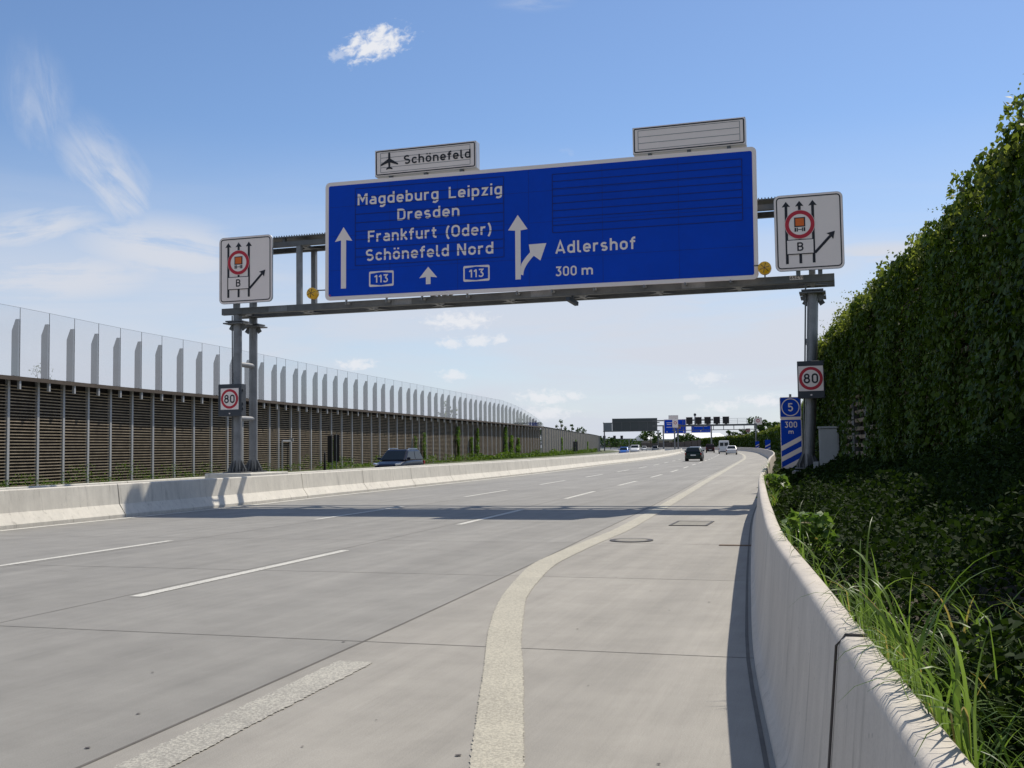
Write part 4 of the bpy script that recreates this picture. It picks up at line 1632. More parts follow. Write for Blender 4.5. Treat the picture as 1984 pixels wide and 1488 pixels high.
def ivy(name, label, cv, s0, s1, z0, z1, dens, size, thick, seed, side=-1, top=True, bare=True, zf=None):
    r = np.random.default_rng(seed)
    L_ = s1 - s0
    n = int(L_ * (z1 - z0) * dens)
    s = r.uniform(s0, s1, n)
    z = r.uniform(z0, z1, n)
    f1, f2 = field(r, 9, .6, 3.2), field(r, 9, 2.0, 7.0)
    fb = field(r, 8, .4, 1.4)
    keep = np.ones(n, bool)
    if bare:
        hole = np.exp(-((s - 32.0) / 1.1) ** 4) * np.clip((4.4 - z) / .6, 0, 1)
        hole = np.maximum(hole, np.exp(-((s - 27.2 + .5 * z) / 3.6) ** 4) * np.clip((2.9 - z + .5 * f1(s * 1.5, z)) / .7, 0, 1))
        hole = np.maximum(hole, .9 * np.exp(-((s - 12.8) / .55) ** 4) * np.clip((z - 3.9) / .2, 0, 1))
        keep = r.random(n) > np.clip(hole * (1.05 + .9 * f2(s, z * 1.3)), 0, .98)
    s, z = s[keep], z[keep]
    n = len(s)
    zt = z1 if zf is None else zf(s)
    z = z0 + (z - z0) / (z1 - z0) * (zt - z0)
    t_ = thick * (.60 + .75 * f1(s, z * .55) + .35 * f2(s, z))
    t_ = np.clip(t_, .04, None) * (1 - .25 * ((z - z0) / (zt - z0)) ** 4)
    bulge = .34 / (1 + np.exp(np.clip((s - 21.2) * 6, -40, 40))) + .28 / (1 + np.exp(np.clip(-(s - 33.6) * 6, -40, 40))) if bare else 0.0
    off = .10 + bulge * (.45 + .55 * np.sqrt(r.random(n))) + t_ * np.sqrt(r.random(n))
    l = vec(cv, s) + side * off
    pos = np.stack([s * SR + l * CR, s * CR - l * SR, z], 1)
    nv = side * np.array([CR, -SR, 0.0])
    nrm = nv + r.normal(scale=.48, size=(n, 3)) + np.array([0, 0, .35])
    sz = size * r.uniform(.65, 1.3, n)
    mi = np.zeros(n)
    allp, alln, alls, allm = [pos], [nrm], [sz], [mi]
    if top:
        k = int(L_ * dens * .85)                       # the tangle over the wall's crest
        s = r.uniform(s0, s1, k)
        zt = np.full(k, z1) if zf is None else zf(s)
        cl = field(r, 10, .5, 5.0)
        hgt = np.clip(.20 + .38 * cl(s, s * .3), .03, .62)
        u = r.random(k)
        zz = zt - .35 + (hgt + .35) * u
        spread = .34 * (1 - .5 * u)
        l = vec(cv, s) + side * (bulge_top(s) if bare else 0.0) + r.uniform(-1, 1, k) * spread * 1.3
        pos = np.stack([s * SR + l * CR, s * CR - l * SR, zz], 1)
        nrm = r.normal(size=(k, 3)) + np.array([0, 0, .7])
        allp.append(pos); alln.append(nrm); alls.append(size * .85 * r.uniform(.6, 1.2, k)); allm.append(np.ones(k))
        # loose sprigs that stick out into the sky
        m_ = int(L_ * (9 if bare else 4))
        for j_ in range(m_):
            q_ = r.uniform(s0, s1)
            zq = z1 if zf is None else float(zf(np.array([q_]))[0])
            ln_ = r.uniform(.2, .62)
            dr = np.array([r.normal() * .6, r.normal() * .6, r.uniform(.3, 1.0)])
            dr /= np.linalg.norm(dr)
            st = 10
            tt = np.linspace(0, 1, st)
            base = np.array(P(q_, cv(q_) + r.uniform(-.3, .2), zq + .1))
            pts = base + dr * (tt[:, None] * ln_) + np.array([0, 0, -.35]) * (tt[:, None] ** 2) * ln_ + r.normal(scale=.02, size=(st, 3))
            allp.append(pts); alln.append(r.normal(size=(st, 3)) + np.array([0, 0, .4])); alls.append(size * .6 * (1 - .5 * tt)); allm.append(np.ones(st))
    pos, nrm, sz, mi = np.concatenate(allp), np.concatenate(alln), np.concatenate(alls), np.concatenate(allm)
    up = np.tile(np.array([0, 0, 1.0]), (len(pos), 1))
    o = leaves_obj(name, pos, nrm, sz, [M_IVY, M_IVY_T], up=up, rng=r, mi=mi)
    tag(o, label, 'ivy', kind='stuff')
    return o


ivy('ivy', 'dense dark ivy curtain hanging over the near noise wall', WR, 4.0, 20.0, .7, HW, 760, .070, .34, 21)
ivy('ivy', 'ivy on the farther stretch of the near wall with bare slats showing', WR, 20.0, 36.0, .7, HW, 420, .095, .32, 22)
ivy('ivy', 'ivy growing over the distant curving noise wall', WF, 36.5, 150.0, .6, 4.0, 42, .26, .35, 23, bare=False)
ivy('ivy', 'far ivy fringe on the wall at the bend', WF, 150.0, 430.0, .6, 4.0, 9, .55, .4, 24, bare=False)

# end face of the near wall, overgrown
r = np.random.default_rng(31)
n = 2600
z = r.uniform(.7, HW + .25, n)
l = WR(36) + r.uniform(-.45, .35, n) * (1 - .25 * (z / HW) ** 6)
s = 36.1 + r.uniform(-.1, .28, n)
pos = np.stack([s * SR + l * CR, s * CR - l * SR, z], 1)
o = leaves_obj('ivy', pos, r.normal(size=(n, 3)), .11 * r.uniform(.6, 1.2, n), [M_IVY, M_IVY_T], rng=r, mi=(z > HW - .5) * 1.0)
tag(o, 'ivy wrapped round the far end of the near wall', 'ivy', kind='stuff')

# undergrowth between barrier and wall
r = np.random.default_rng(41)
n = 150000
s = 2.5 + 36 * r.random(n) ** 1.5
u = r.random(n)
b0 = vec(RB, s) + .27
w0 = vec(WR, s)
l = b0 + (w0 - b0) * u
f1, f2 = field(r, 9, .8, 3.5), field(r, 9, 2.5, 8)
soil = np.array([soil_z(x) for x in s]) + .1 * u
dim = np.clip(1.15 - s / 40, .58, 1)
hgt = np.clip(.20 + 1.15 * u ** 1.4 + .30 * f1(s, l * 2) + .16 * f2(s, l * 2), .06, 1.6) * np.clip(u * 5 + .25, 0, 1)
z = soil + hgt * dim * r.random(n) ** .45
pos = np.stack([s * SR + l * CR, s * CR - l * SR, z], 1)
nrm = r.normal(scale=.8, size=(n, 3)) + np.array([0, 0, .8])
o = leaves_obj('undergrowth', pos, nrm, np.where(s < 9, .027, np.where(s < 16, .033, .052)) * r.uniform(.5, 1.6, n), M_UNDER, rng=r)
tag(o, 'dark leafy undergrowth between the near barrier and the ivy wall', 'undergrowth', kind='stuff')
r = np.random.default_rng(43)
n = 9000
s = 38 + 160 * r.random(n) ** 1.3
u = r.random(n)
b0, w0 = vec(RB, s) + .4, vec(WF, s)
l = b0 + (w0 - b0) * u
z = .42 + (.25 + .5 * u) * r.random(n)
pos = np.stack([s * SR + l * CR, s * CR - l * SR, z], 1)
o = leaves_obj('undergrowth', pos, r.normal(scale=.6, size=(n, 3)) + np.array([0, 0, 1.0]), .16 * r.uniform(.6, 1.4, n), M_UNDER, rng=r)
tag(o, 'weeds along the farther right barrier past the countdown marker', 'undergrowth', kind='stuff')


def blades(name, label, roots, lens, mat_, seed, lean=None, width=.011, parent=None, kind='stuff', cat='grass'):
    r = np.random.default_rng(seed)
    n = len(roots)
    SEG = 8
    az = r.uniform(0, 2 * math.pi, n)
    d = np.stack([np.cos(az), np.sin(az), np.zeros(n)], 1)
    if lean is not None:
        d = d * .75 + lean
        d /= np.linalg.norm(d, axis=1, keepdims=True) + 1e-9
    side = np.stack([-d[:, 1], d[:, 0], np.zeros(n)], 1)
    side = side + r.normal(scale=.25, size=(n, 3))
    side /= np.linalg.norm(side, axis=1, keepdims=True)
    droop = r.uniform(.35, 1.5, n)
    w = width * r.uniform(.6, 1.4, n)
    v = np.empty((n, (SEG + 1) * 2, 3), np.float32)
    p = roots.copy()
    ang = r.uniform(.05, .5, n)
    for k in range(SEG + 1):
        tt = k / SEG
        ww = w * (1 - tt ** 1.7) * .5 + .0004
        v[:, 2 * k] = p - side * ww[:, None]
        v[:, 2 * k + 1] = p + side * ww[:, None]
        s_q = p[:, 0] * SR + p[:, 1] * CR
        l_q = p[:, 0] * CR - p[:, 1] * SR - np.array([RB(x) for x in s_q])
        on_top = (l_q < .26) & (l_q > .0) & (p[:, 2] < .945)
        p[on_top, 2] = .945
        a = ang + droop * 1.9 * tt ** 1.6
        p = p + (d * np.sin(a)[:, None] + np.array([0, 0, 1.0]) * np.cos(a)[:, None]) * (lens / SEG)[:, None]
    base = (np.arange(n) * (SEG + 1) * 2)[:, None, None]
    q_ = np.array([[2 * k, 2 * k + 1, 2 * k + 3, 2 * k + 2] for k in range(SEG)])[None]
    idx = (base + q_).reshape(-1).astype(np.int32)
    me = bpy.data.meshes.new(name)
    me.vertices.add(v.shape[0] * v.shape[1])
    me.vertices.foreach_set('co', v.reshape(-1))
    me.loops.add(len(idx))
    me.loops.foreach_set('vertex_index', idx)
    nf = len(idx) // 4
    me.polygons.add(nf)
    me.polygons.foreach_set('loop_start', np.arange(0, nf * 4, 4, dtype=np.int32))
    me.polygons.foreach_set('loop_total', np.full(nf, 4, dtype=np.int32))
    me.polygons.foreach_set('use_smooth', np.ones(nf, bool))
    me.materials.append(mat_)
    me.update(calc_edges=True)
    o = bpy.data.objects.new(name, me)
    C.objects.link(o)
    o.parent = parent
    if kind:
        tag(o, label, cat, kind=kind)
    else:
        tag(o, label, cat)
    return o


def roots_band(r, n, s0, s1, o0, o1, z=.70):
    s = r.uniform(s0, s1, n)
    l = vec(RB, s) + r.uniform(o0, o1, n) - .15
    return np.stack([s * SR + l * CR, s * CR - l * SR, np.array([soil_z(x) for x in s]) + .02], 1)


r = np.random.default_rng(51)
lean = np.array([-CR * .35 - SR * .15, SR * .35 - CR * .1, 0])
rt = np.concatenate([roots_band(r, 1250, 2.4, 4.1, .40, 1.0), roots_band(r, 90, 3.9, 4.6, .40, .60)])
blades('grass', 'long arching sunlit grass leaning over the near barrier', rt, r.uniform(.18, .46, len(rt)) * r.uniform(.75, 1.1, len(rt)), M_GRASS, 52, lean * .9, .0095)
rt = np.concatenate([roots_band(r, 25, 5.4, 6.8, .42, .55), roots_band(r, 60, 7.2, 7.8, .42, .6), roots_band(r, 120, 17.5, 22, .42, .6), roots_band(r, 140, 24, 36, .42, .6)])
blades('grass', 'thin tufts of grass farther along the back of the near barrier', rt, r.uniform(.22, .45, len(rt)), M_GRASS, 53, lean, .012)
# tall seed stalks
rt = np.concatenate([roots_band(r, 10, 2.6, 4.2, .5, 1.0), roots_band(r, 5, 7.5, 9.8, .45, .7)])
blades('grass', 'upright pale grass stalks rising out of the near tussocks', rt, r.uniform(.5, .85, len(rt)), M_GRASS, 54, None, .009)
# darker grass in the shade behind
rt = roots_band(r, 260, 2.4, 4.8, .8, 1.9, .6)
blades('grass', 'darker grass in the shade of the ivy wall', rt, r.uniform(.3, .6, len(rt)), M_GRASS, 55, None, .011)


def weed(label, s_, off, h, rad, n, size, seed, mat_=None):
    r = np.random.default_rng(seed)
    c = P(s_, RB(s_) + off - .15, soil_z(s_) + .02)
    t = thing('nettle_plant', label, 'weed', c, 0)
    m = MB()
    for k in range(5):
        a = r.uniform(0, 6.28)
        m.tube([(0, 0, -.05), (rad * .25 * math.cos(a), rad * .25 * math.sin(a), h * .5), (rad * .5 * math.cos(a), rad * .5 * math.sin(a), h * .92)], [.006, .005, .003], 5)
    m.build('stem', M_VERGE, t)
    u = r.random(n)
    a = r.uniform(0, 6.28, n)
    rr_ = rad * np.sqrt(r.random(n)) * (1 - .45 * u)
    pos = np.stack([rr_ * np.cos(a), rr_ * np.sin(a), h * u ** .8], 1)
    leaves_obj('foliage', pos, r.normal(scale=.5, size=(n, 3)) + np.array([0, 0, .9]), size * r.uniform(.6, 1.3, n), mat_ or M_GRASS, t, rng=r, aspect=1.9)


weed('bushy nettle with broad sunlit leaves against the barrier back', 7.9, .55, .42, .26, 330, .05, 61)
weed('small leafy weed at the barrier beyond the nettle', 8.9, .55, .34, .2, 160, .05, 62)
weed('yellowish weed near the bend of the near barrier', 22.5, .6, .50, .38, 240, .08, 63)

# verge growth at the foot of the left wall
r = np.random.default_rng(71)
n = 16000
s = 36 + 290 * r.random(n) ** 1.25
f1 = field(r, 12, .3, 2.4)
l = vec(WG, s) + r.uniform(-.2, 1.1, n)
z = np.clip(.52 + .85 * f1(s, s * .2), .2, 1.45) * r.random(n) ** .6
pos = np.stack([s * SR + l * CR, s * CR - l * SR, z], 1)
o = leaves_obj('verge_growth', pos, r.normal(size=(n, 3)) + np.array([0, 0, .5]), np.where(s < 80, .065, np.where(s < 130, .12, .24)) * r.uniform(.5, 1.3, n), M_VERGE, rng=r)
tag(o, 'low green weeds along the foot of the left noise wall', 'weeds', kind='stuff')

# climbers on the left wall
for k, (s_, zt, w_, lab) in enumerate(((84.7, 2.66, .35, 'thin climber starting up the wall right of the service door'),
                                       (108.3, 3.0, .6, 'narrow climber on the wall just behind the dark car'),
                                       (111.6, 3.4, .8, 'bushier climber rising behind the tail of the dark car'),
                                       (126.2, 4.4, .95, 'tall slim climber in the middle of the left wall'),
                                       (133.0, 3.0, .9, 'shorter ragged climber between two slim tall ones'),
                                       (136.3, 4.3, .8, 'tall thinning climber right of the short ragged one'),
                                       (154.3, 4.75, 1.5, 'largest climber, a broad green column up to the ledge'),
                                       (158.6, 3.5, 1.5, 'dense climber leaning against the largest one'),
                                       (163.8, 3.1, 1.7, 'broad low climber spreading right of the densest pair'),
                                       (225.0, 3.6, 1.3, 'dark climber on the plain wall before the marker backs'),
                                       (262.0, 3.4, 2.2, 'first climber on the plain wall after the marker backs'),
                                       (300.0, 3.0, 2.6, 'last low climber near the far end of the plain wall'))):
    r = np.random.default_rng(80 + k)
    a = P(s_, WG(s_) - .50)
    d = wall_dir(WG, s_)
    nn = Vector((d.y, -d.x, 0))
    t = thing('climber', lab, 'climbing plant', a, 0, 'climbing plants on the left noise wall')
    m = MB()
    m.tube([(0, 0, 0), tuple(d * .1 + Vector((0, 0, zt * .45)) + nn * .05), tuple(Vector((0, 0, zt * .9)) + nn * .05)], [.03, .02, .012], 5)
    m.build('stem', M_BARK, t)
    n = int(200 + 750 * w_ * zt / 4)
    u = r.random(n) ** 1.15
    f1 = field(r, 7, .8, 3)
    wid = 1.5 * w_ * (.55 + .45 * f1(u * 4, u)) * (1 - .55 * u)
    x = np.clip(r.normal(size=n) * .42, -1, 1) * wid
    y_ = .06 + .28 * r.random(n)
    pos = np.outer(x, np.array(d)) + np.outer(y_, np.array(nn)) + np.outer(u * zt, [0, 0, 1])
    leaves_obj('foliage', pos, np.array(nn) + r.normal(scale=.6, size=(n, 3)), (.11 if s_ < 120 else .16 if s_ < 200 else .28) * r.uniform(.6, 1.3, n), M_VINE, t, rng=r)

# ---------------------------------------------------------------- trees


def tree(name, label, loc, h, rad, n, size, seed, mat_=None, bare=.25, group=None, squash=1.0):
    r = np.random.default_rng(seed)
    t = thing(name, label, 'tree', loc, 0, group)
    m = MB()
    m.tube([(0, 0, -.2), (rad * .04, 0, h * .35), (0, rad * .05, h * .75), (0, 0, h * .95)], [h * .022 + .03, h * .017 + .02, h * .009 + .01, .01], 7)
    tips = []
    for k in range(11):
        a = k * 2.4 + r.uniform(-.3, .3)
        z0 = h * r.uniform(bare, .75)
        e = Vector((rad * r.uniform(.5, .95) * math.cos(a), rad * r.uniform(.5, .95) * math.sin(a), min(h * .95, z0 + h * r.uniform(.10, .26))))
        m.tube([(0, 0, z0), tuple(Vector((0, 0, z0)).lerp(e, .5) + Vector((0, 0, -.02 * h))), tuple(e)], [h * .008 + .012, h * .005 + .008, .006], 5)
        tips.append(e)
    tips += [Vector((0, 0, h * .93)), Vector((rad * .2, 0, h * .82)), Vector((-rad * .2, .1, h * .7))]
    m.build('trunk', M_BARK, t)
    tp = np.array([tuple(e) for e in tips])
    which = r.integers(0, len(tp), n)
    rs = rad * r.uniform(.22, .45, len(tp))
    q_ = r.normal(size=(n, 3))
    q_ /= np.linalg.norm(q_, axis=1, keepdims=True)
    pos = tp[which] + q_ * (rs[which] * r.random(n) ** .4)[:, None] * np.array([1, 1, .85 * squash])
    pos[:, 2] = np.clip(pos[:, 2], h * bare * .8, h * 1.04)
    leaves_obj('crown', pos, r.normal(size=(n, 3)) + np.array([0, 0, .4]), size * r.uniform(.6, 1.3, n), mat_ or M_TREE, t, rng=r)
    return t


def on_ray(x, dist, z=0):
    d = pix_dir(x, 868 - .014 * (x - 992))
    k = dist / d.y
    return Vector((d.x * k, d.y * k, z))


def top_z(y_, x, dist):
    return EYE + (868 + .014 * (992 - x) - y_) * dist / 2080


for k, (x, yt, dist, rad, n, sz, lab, mt) in enumerate((
        (82, 705, 82, 2.1, 900, .10, 'pale thin tree seen through the first bay of the glass screen', M_TREE_P),
        (865, 775, 190, 2.0, 420, .35, 'pale tree top glimpsed behind the screen above the median car', M_TREE_P),
        (1010, 814, 255, 3.2, 500, .45, 'dark tree behind the lowering end of the glass screen', None),
        (1046, 819, 262, 3.0, 460, .45, 'low dark tree just past the last glass panes', None),
        (1088, 813, 268, 1.3, 240, .35, 'slender sapling, tallest of those above the plain wall', None),
        (1108, 820, 300, 1.4, 240, .38, 'round young tree in the middle above the plain wall', None),
        (1126, 828, 335, 1.8, 220, .42, 'low sapling nearest the gantry above the plain wall', None),
        (1472, 808, 262, 2.6, 700, .42, 'tall feathery tree behind the right leg of the far gantry', None),
        (1490, 821, 262, 2.4, 520, .42, 'bushy tree left of the countdown marker above the ivy', None),
        (1501, 817, 250, 1.6, 420, .40, 'dark tree touching the countdown marker from behind', None),
        (1412, 834, 345, 1.5, 260, .45, 'first small sapling on the crest of the far ivy wall', None),
        (1422, 836, 345, 1.3, 240, .45, 'second sapling beside it on the far ivy wall', None),
        (1430, 838, 340, 1.3, 240, .45, 'third low sapling on the far ivy wall', None),
        (1440, 832, 335, 1.4, 260, .45, 'pointed sapling under the far gantry beam', None),
        (1451, 834, 330, 1.8, 320, .45, 'wider sapling left of the far gantry leg', None),
        (1331, 841, 560, 5.2, 520, .9, 'round dark tree beneath the blue signs of the far gantry', None),
        (1315, 842, 575, 2.8, 300, .9, 'narrow dark tree left of the round one under the blue signs', None),
        (1352, 848, 570, 2.4, 260, .8, 'small bush in front of the white hall right of the round tree', None),
        (1260, 832, 520, 4.8, 520, .9, 'broad dark tree under the right end of the big sign back', None),
        (1183, 848, 560, 5.0, 420, .9, 'greenery left under the big sign back', None),
        (1214, 852, 580, 7.0, 420, .9, 'low shrubby tree in front of the grey bridge', None))):
    tree('tree', lab, on_ray(x, dist), max(2.5, top_z(yt, x, dist)), rad, n, sz, 200 + k, mt)


# ---------------------------------------------------------------- cars
def car_paint(name, col, metal=.1):
    return mat(name, col, .28, metal, var=.03, coat=.12, spec=.2)


M_TYRE = mat('tyre_rubber', (.018, .018, .019), .85)
M_RIM = mat('alloy_rim', (.40, .41, .42), .35, .8)
M_CARGLASS = mat('tinted_car_glass', (.010, .014, .015), .10, 0, var=.05, spec=.28)
M_LAMP = mat('headlamp_glass', (.72, .74, .76), .12, .6, var=.1, spec=.8)
M_TAIL = mat('tail_lamp_red', (.32, .012, .012), .2, var=.08, spec=.6)
M_TRIM = mat('black_trim', (.018, .018, .02), .6)
M_PLATE = mat('number_plate_white', (.68, .68, .66), .5)
M_CHROME = mat('chrome', (.62, .62, .63), .15, 1.0, var=.03)


def car(name, label, s_, l_, yaw, paint, kind='hatch', W=1.76, H=1.45, Ln=4.2, oncoming=False):
    t = thing(name, label, 'van' if kind == 'van' else 'car', P(s_, l_, 0), -R17 + yaw + (math.pi if oncoming else 0))
    hw = W / 2
    f, rr_ = Ln / 2, -Ln / 2
    # (y, top height of the lower body, half width factor, bottom)
    if kind == 'van':
        belt = 1.25
        st = [(f, .62, .80, .34), (f - .12, .82, .93, .24), (f - .75, 1.12, .98, .22), (f - 1.05, belt, 1.0, .22), (0, belt, 1.0, .22), (rr_ + .1, belt, 1.0, .24), (rr_, belt - .03, .97, .30)]
        roof = [(f - 1.0, f - 1.75), (rr_ + .02, rr_ + .10)]
    else:
        belt = .93
        st = [(f, .55, .72, .36), (f - .10, .68, .88, .24), (f - .55, .80, .97, .20), (f - 1.15, .90, 1.0, .19), (.1, belt, 1.0, .18), (rr_ + .7, belt + .03, 1.0, .20), (rr_ + .12, belt - .02, .95, .26), (rr_, belt - .20, .84, .36)]
        if kind == 'estate':
            roof = [(f - 1.02, f - 1.95), (rr_ + .10, rr_ + .60)]
        elif kind == 'sedan':
            roof = [(f - 1.15, f - 2.0), (rr_ + .55, rr_ + 1.30)]
        else:
            roof = [(f - .95, f - 1.75), (rr_ + .10, rr_ + .62)]
    vs, fs = [], []
    n = 0
    for y, zt, k, zb in st:
        w = hw * k
        half = [(0, zb), (w * .84, zb), (w * .95, zb + .10), (w, .50 if zt > .6 else zb + .16), (w * .985, zt - .14), (w * .93, zt - .03), (w * .70, zt), (0, zt + .015)]
        ring = half + [(-a, b_) for a, b_ in half[-2:0:-1]]
        n = len(ring)
        vs += [(a, y, b_) for a, b_ in ring]
    for i in range(len(st) - 1):
        fs += [(i * n + k, i * n + (k + 1) % n, (i + 1) * n + (k + 1) % n, (i + 1) * n + k) for k in range(n)]
    fs += [tuple(range(n - 1, -1, -1)), tuple(range((len(st) - 1) * n, len(st) * n))]
    m = MB()
    m.add(vs, fs, 0, True)
    bo = m.build('body', paint, t)
    sb = bo.modifiers.new('smooth', 'SUBSURF')
    sb.levels = sb.render_levels = 2
    # cabin
    (yf0, yf1), (yr0, yr1) = roof
    zb = belt - .04
    wb, wr = hw * .93, hw * (.88 if kind == 'van' else .76)
    zr = H
    A = [Vector((-wb, yf0, zb)), Vector((wb, yf0, zb)), Vector((wb, yr0, zb)), Vector((-wb, yr0, zb))]
    B = [Vector((-wr, yf1, zr - .06)), Vector((wr, yf1, zr - .06)), Vector((wr, yr1, zr - .05)), Vector((-wr, yr1, zr - .05))]
    Tq = [Vector((-wr * .84, yf1 - .16, zr)), Vector((wr * .84, yf1 - .16, zr)), Vector((wr * .84, yr1 + .14, zr)), Vector((-wr * .84, yr1 + .14, zr))]
    m = MB()
    m.add(A + B + Tq, [(3, 2, 1, 0), (0, 1, 5, 4), (1, 2, 6, 5), (2, 3, 7, 6), (3, 0, 4, 7), (4, 5, 9, 8), (5, 6, 10, 9), (6, 7, 11, 10), (7, 4, 8, 11), (8, 9, 10, 11)])
    m.build('cabin', paint, t, .07)

    def pane(nm, a, b_, c, d, u0, u1, v0, v1, mt, out=.012):
        def at(u, v):
            return (a.lerp(b_, u)).lerp(d.lerp(c, u), v)
        p4 = [at(u0, v0), at(u1, v0), at(u1, v1), at(u0, v1)]
        nrm = (p4[1] - p4[0]).cross(p4[3] - p4[0]).normalized()
        ce = (A[0] + A[2] + B[0] + B[2]) / 4
        if nrm.dot(p4[0] - ce) < 0:
            nrm = -nrm
        mm = MB()
        vs_ = [p + nrm * out for p in p4] + [p - nrm * .01 for p in p4]
        mm.add(vs_, [(0, 1, 2, 3), (7, 6, 5, 4), (0, 4, 5, 1), (1, 5, 6, 2), (2, 6, 7, 3), (3, 7, 4, 0)])
        return mm.build(nm, mt, t)
    pane('windscreen', A[0], A[1], B[1], B[0], .06, .94, .08, .93, M_CARGLASS)
    if kind == 'van':
        for u0, u1 in ((.10, .46), (.54, .90)):
            pane('rear_window', A[2], A[3], B[3], B[2], u0, u1, .16, .72, M_CARGLASS)
        for a, b_, c, d in ((A[1], A[2], B[2], B[1]), (A[3], A[0], B[0], B[3])):
            lo, hi = (.06, .30) if a is A[1] else (.70, .94)
            pane('side_window', a, b_, c, d, lo, hi, .10, .72, M_CARGLASS)
    else:
        pane('rear_window', A[2], A[3], B[3], B[2], .08, .92, .12, .90, M_CARGLASS)
        for a, b_, c, d in ((A[1], A[2], B[2], B[1]), (A[3], A[0], B[0], B[3])):
            for lo, hi in ((.07, .46), (.50, .93)):
                pane('side_window', a, b_, c, d, lo, hi, .10, .88, M_CARGLASS)
    wr_ = .33 if kind == 'van' else .31
    for sx in (-1, 1):
        for y in (f - .85, rr_ + .80):
            m = MB()
            m.tube([(sx * (hw - .22), y, wr_), (sx * (hw - .02), y, wr_), (sx * (hw + .012), y, wr_)], [wr_, wr_, wr_ - .03], 24)
            wl_ = m.build('wheel', M_TYRE, t)
            m = MB()
            m.tube([(sx * (hw + .0), y, wr_), (sx * (hw + .020), y, wr_)], [wr_ * .66, wr_ * .60], 18)
            m.build('rim', M_RIM, wl_)
        m = MB()
        m.beam((sx * hw * .62, f - .07, .66), (sx * hw * .93, f - .28, .70), .20, .13, 0)
        m.build('headlight', M_LAMP, t, .03)
        m = MB()
        zt0 = .62 if kind != 'van' else .70
        m.box(sx * hw * .97 - .11, sx * hw * .97 + .04 * (sx < 0) + .0, rr_ - .01 + .02, rr_ + .20, zt0, zt0 + (.22 if kind != 'van' else .36)) if sx > 0 else \
            m.box(sx * hw * .97 - .0, sx * hw * .97 + .11, rr_ + .01, rr_ + .20, zt0, zt0 + (.22 if kind != 'van' else .36))
        m.build('tail_light', M_TAIL, t, .02)
        m = MB()
        m.box(min(sx * hw * .95, sx * (hw + .17)), max(sx * hw * .95, sx * (hw + .17)), yf0 - .42, yf0 - .30, belt + .0, belt + .15)
        m.build('mirror', paint, t, .04)
    m = MB()
    m.box(-.26, .26, rr_ - .022, rr_ + .01, .55, .66)
    m.build('number_plate', M_PLATE, t)
    m = MB()
    m.box(-hw * .80, hw * .80, rr_ - .03, rr_ + .25, .28, .44)
    m.box(-hw * .78, hw * .78, f - .22, f + .02, .26, .42)
    m.build('bumper', M_TRIM if kind == 'van' else paint, t, .03)
    if kind in ('estate',):
        for sx in (-1, 1):
            m = MB()
            m.tube([(sx * wr * .93, yf1 - .18, zr - .02), (sx * wr * .93, yf1 - .35, zr + .045), (sx * wr * .93, yr1 + .35, zr + .045), (sx * wr * .93, yr1 + .15, zr - .02)], .018, 8)
            m.build('roof_rail', M_CHROME, t)
        m = MB()
        m.box(-.42, .42, f - .03, f + .012, .50, .60)
        m.build('grille', M_TRIM, t, .01)
    return t


def yaw_at(cv, q):
    return math.atan(-cv.slope(q))


car('estate_car', 'dark blue estate car coming towards us behind the median barrier', 61.5, BASE(61.5) - 8.5, yaw_at(BASE, 61.5), car_paint('dark_blue_paint', (.006, .009, .022)), 'estate', 1.80, 1.56, 4.7, True)
car('parked_car', 'dark green hatchback driving away in the middle lane', 107.7, LA(107.7) - 1.05, yaw_at(LA, 107.7), car_paint('dark_green_paint', (.012, .028, .024)), 'hatch', 1.66, 1.38, 4.0).name = 'hatchback'
car('hatchback', 'silver car mostly hidden ahead of the dark green hatchback', 125.0, -16.15, yaw_at(LA, 125), car_paint('silver_paint', (.42, .44, .46), .6), 'hatch', 1.74, 1.42, 4.2)
car('delivery_van', 'white panel van with two rear windows driving away in the right lane', 195.5, (EDGE(195.5) + LA(195.5)) / 2 - 1.0, yaw_at(EDGE, 195.5), car_paint('white_van_paint', (.72, .72, .71), 0), 'van', 1.95, 2.35, 5.4)
car('saloon_car', 'white saloon car just right of the white van', 174.5, (EDGE(174.5) + LA(174.5)) / 2 + .15, yaw_at(EDGE, 174.5), car_paint('white_car_paint', (.70, .70, .69), 0), 'sedan', 1.74, 1.46, 4.4)
car('people_carrier', 'dark red people carrier left of the white van', 226, (LB(226) + LA(226)) / 2, yaw_at(LA, 226), car_paint('dark_red_paint', (.035, .014, .018)), 'van', 1.80, 1.80, 4.6)
car('hatchback', 'bright blue hatchback coming towards us past the left barrier', 196, BASE(196) - 9.6, yaw_at(BASE, 196), car_paint('bright_blue_paint', (.05, .16, .50)), 'hatch', 1.72, 1.46, 4.1, True)
car('delivery_van', 'white van following behind the blue hatchback', 232, BASE(232) - 10.0, yaw_at(BASE, 232), car_paint('white_van_paint', (.72, .72, .71), 0), 'van', 1.9, 1.85, 4.8, True)
for x, s_, lab, pnt in ((1219, 330, 'leftmost grey car of the queue behind the far barrier', 'silver_paint'),
                        (1246, 315, 'second pale car in the queue behind the far barrier', 'white_car_paint'),
                        (1278, 300, 'third dark car in the queue behind the far barrier', 'dark_blue_paint'),
                        (1303, 290, 'fourth white car glinting behind the far barrier end', 'white_car_paint'),
                        (1313, 300, 'rightmost silver car half hidden by the end of the far barrier', 'silver_paint')):
    best = min(((abs(992 + 2080 * (P(q, BASE(q) - 7.5).x / P(q, BASE(q) - 7.5).y) - x), q) for q in np.arange(240, 620, 2.0)))
    q = float(best[1])
    car('hatchback', lab, q, BASE(q) - 7.5, yaw_at(BASE, q), MATS[pnt], 'hatch', 1.76, 1.62, 4.2, True)

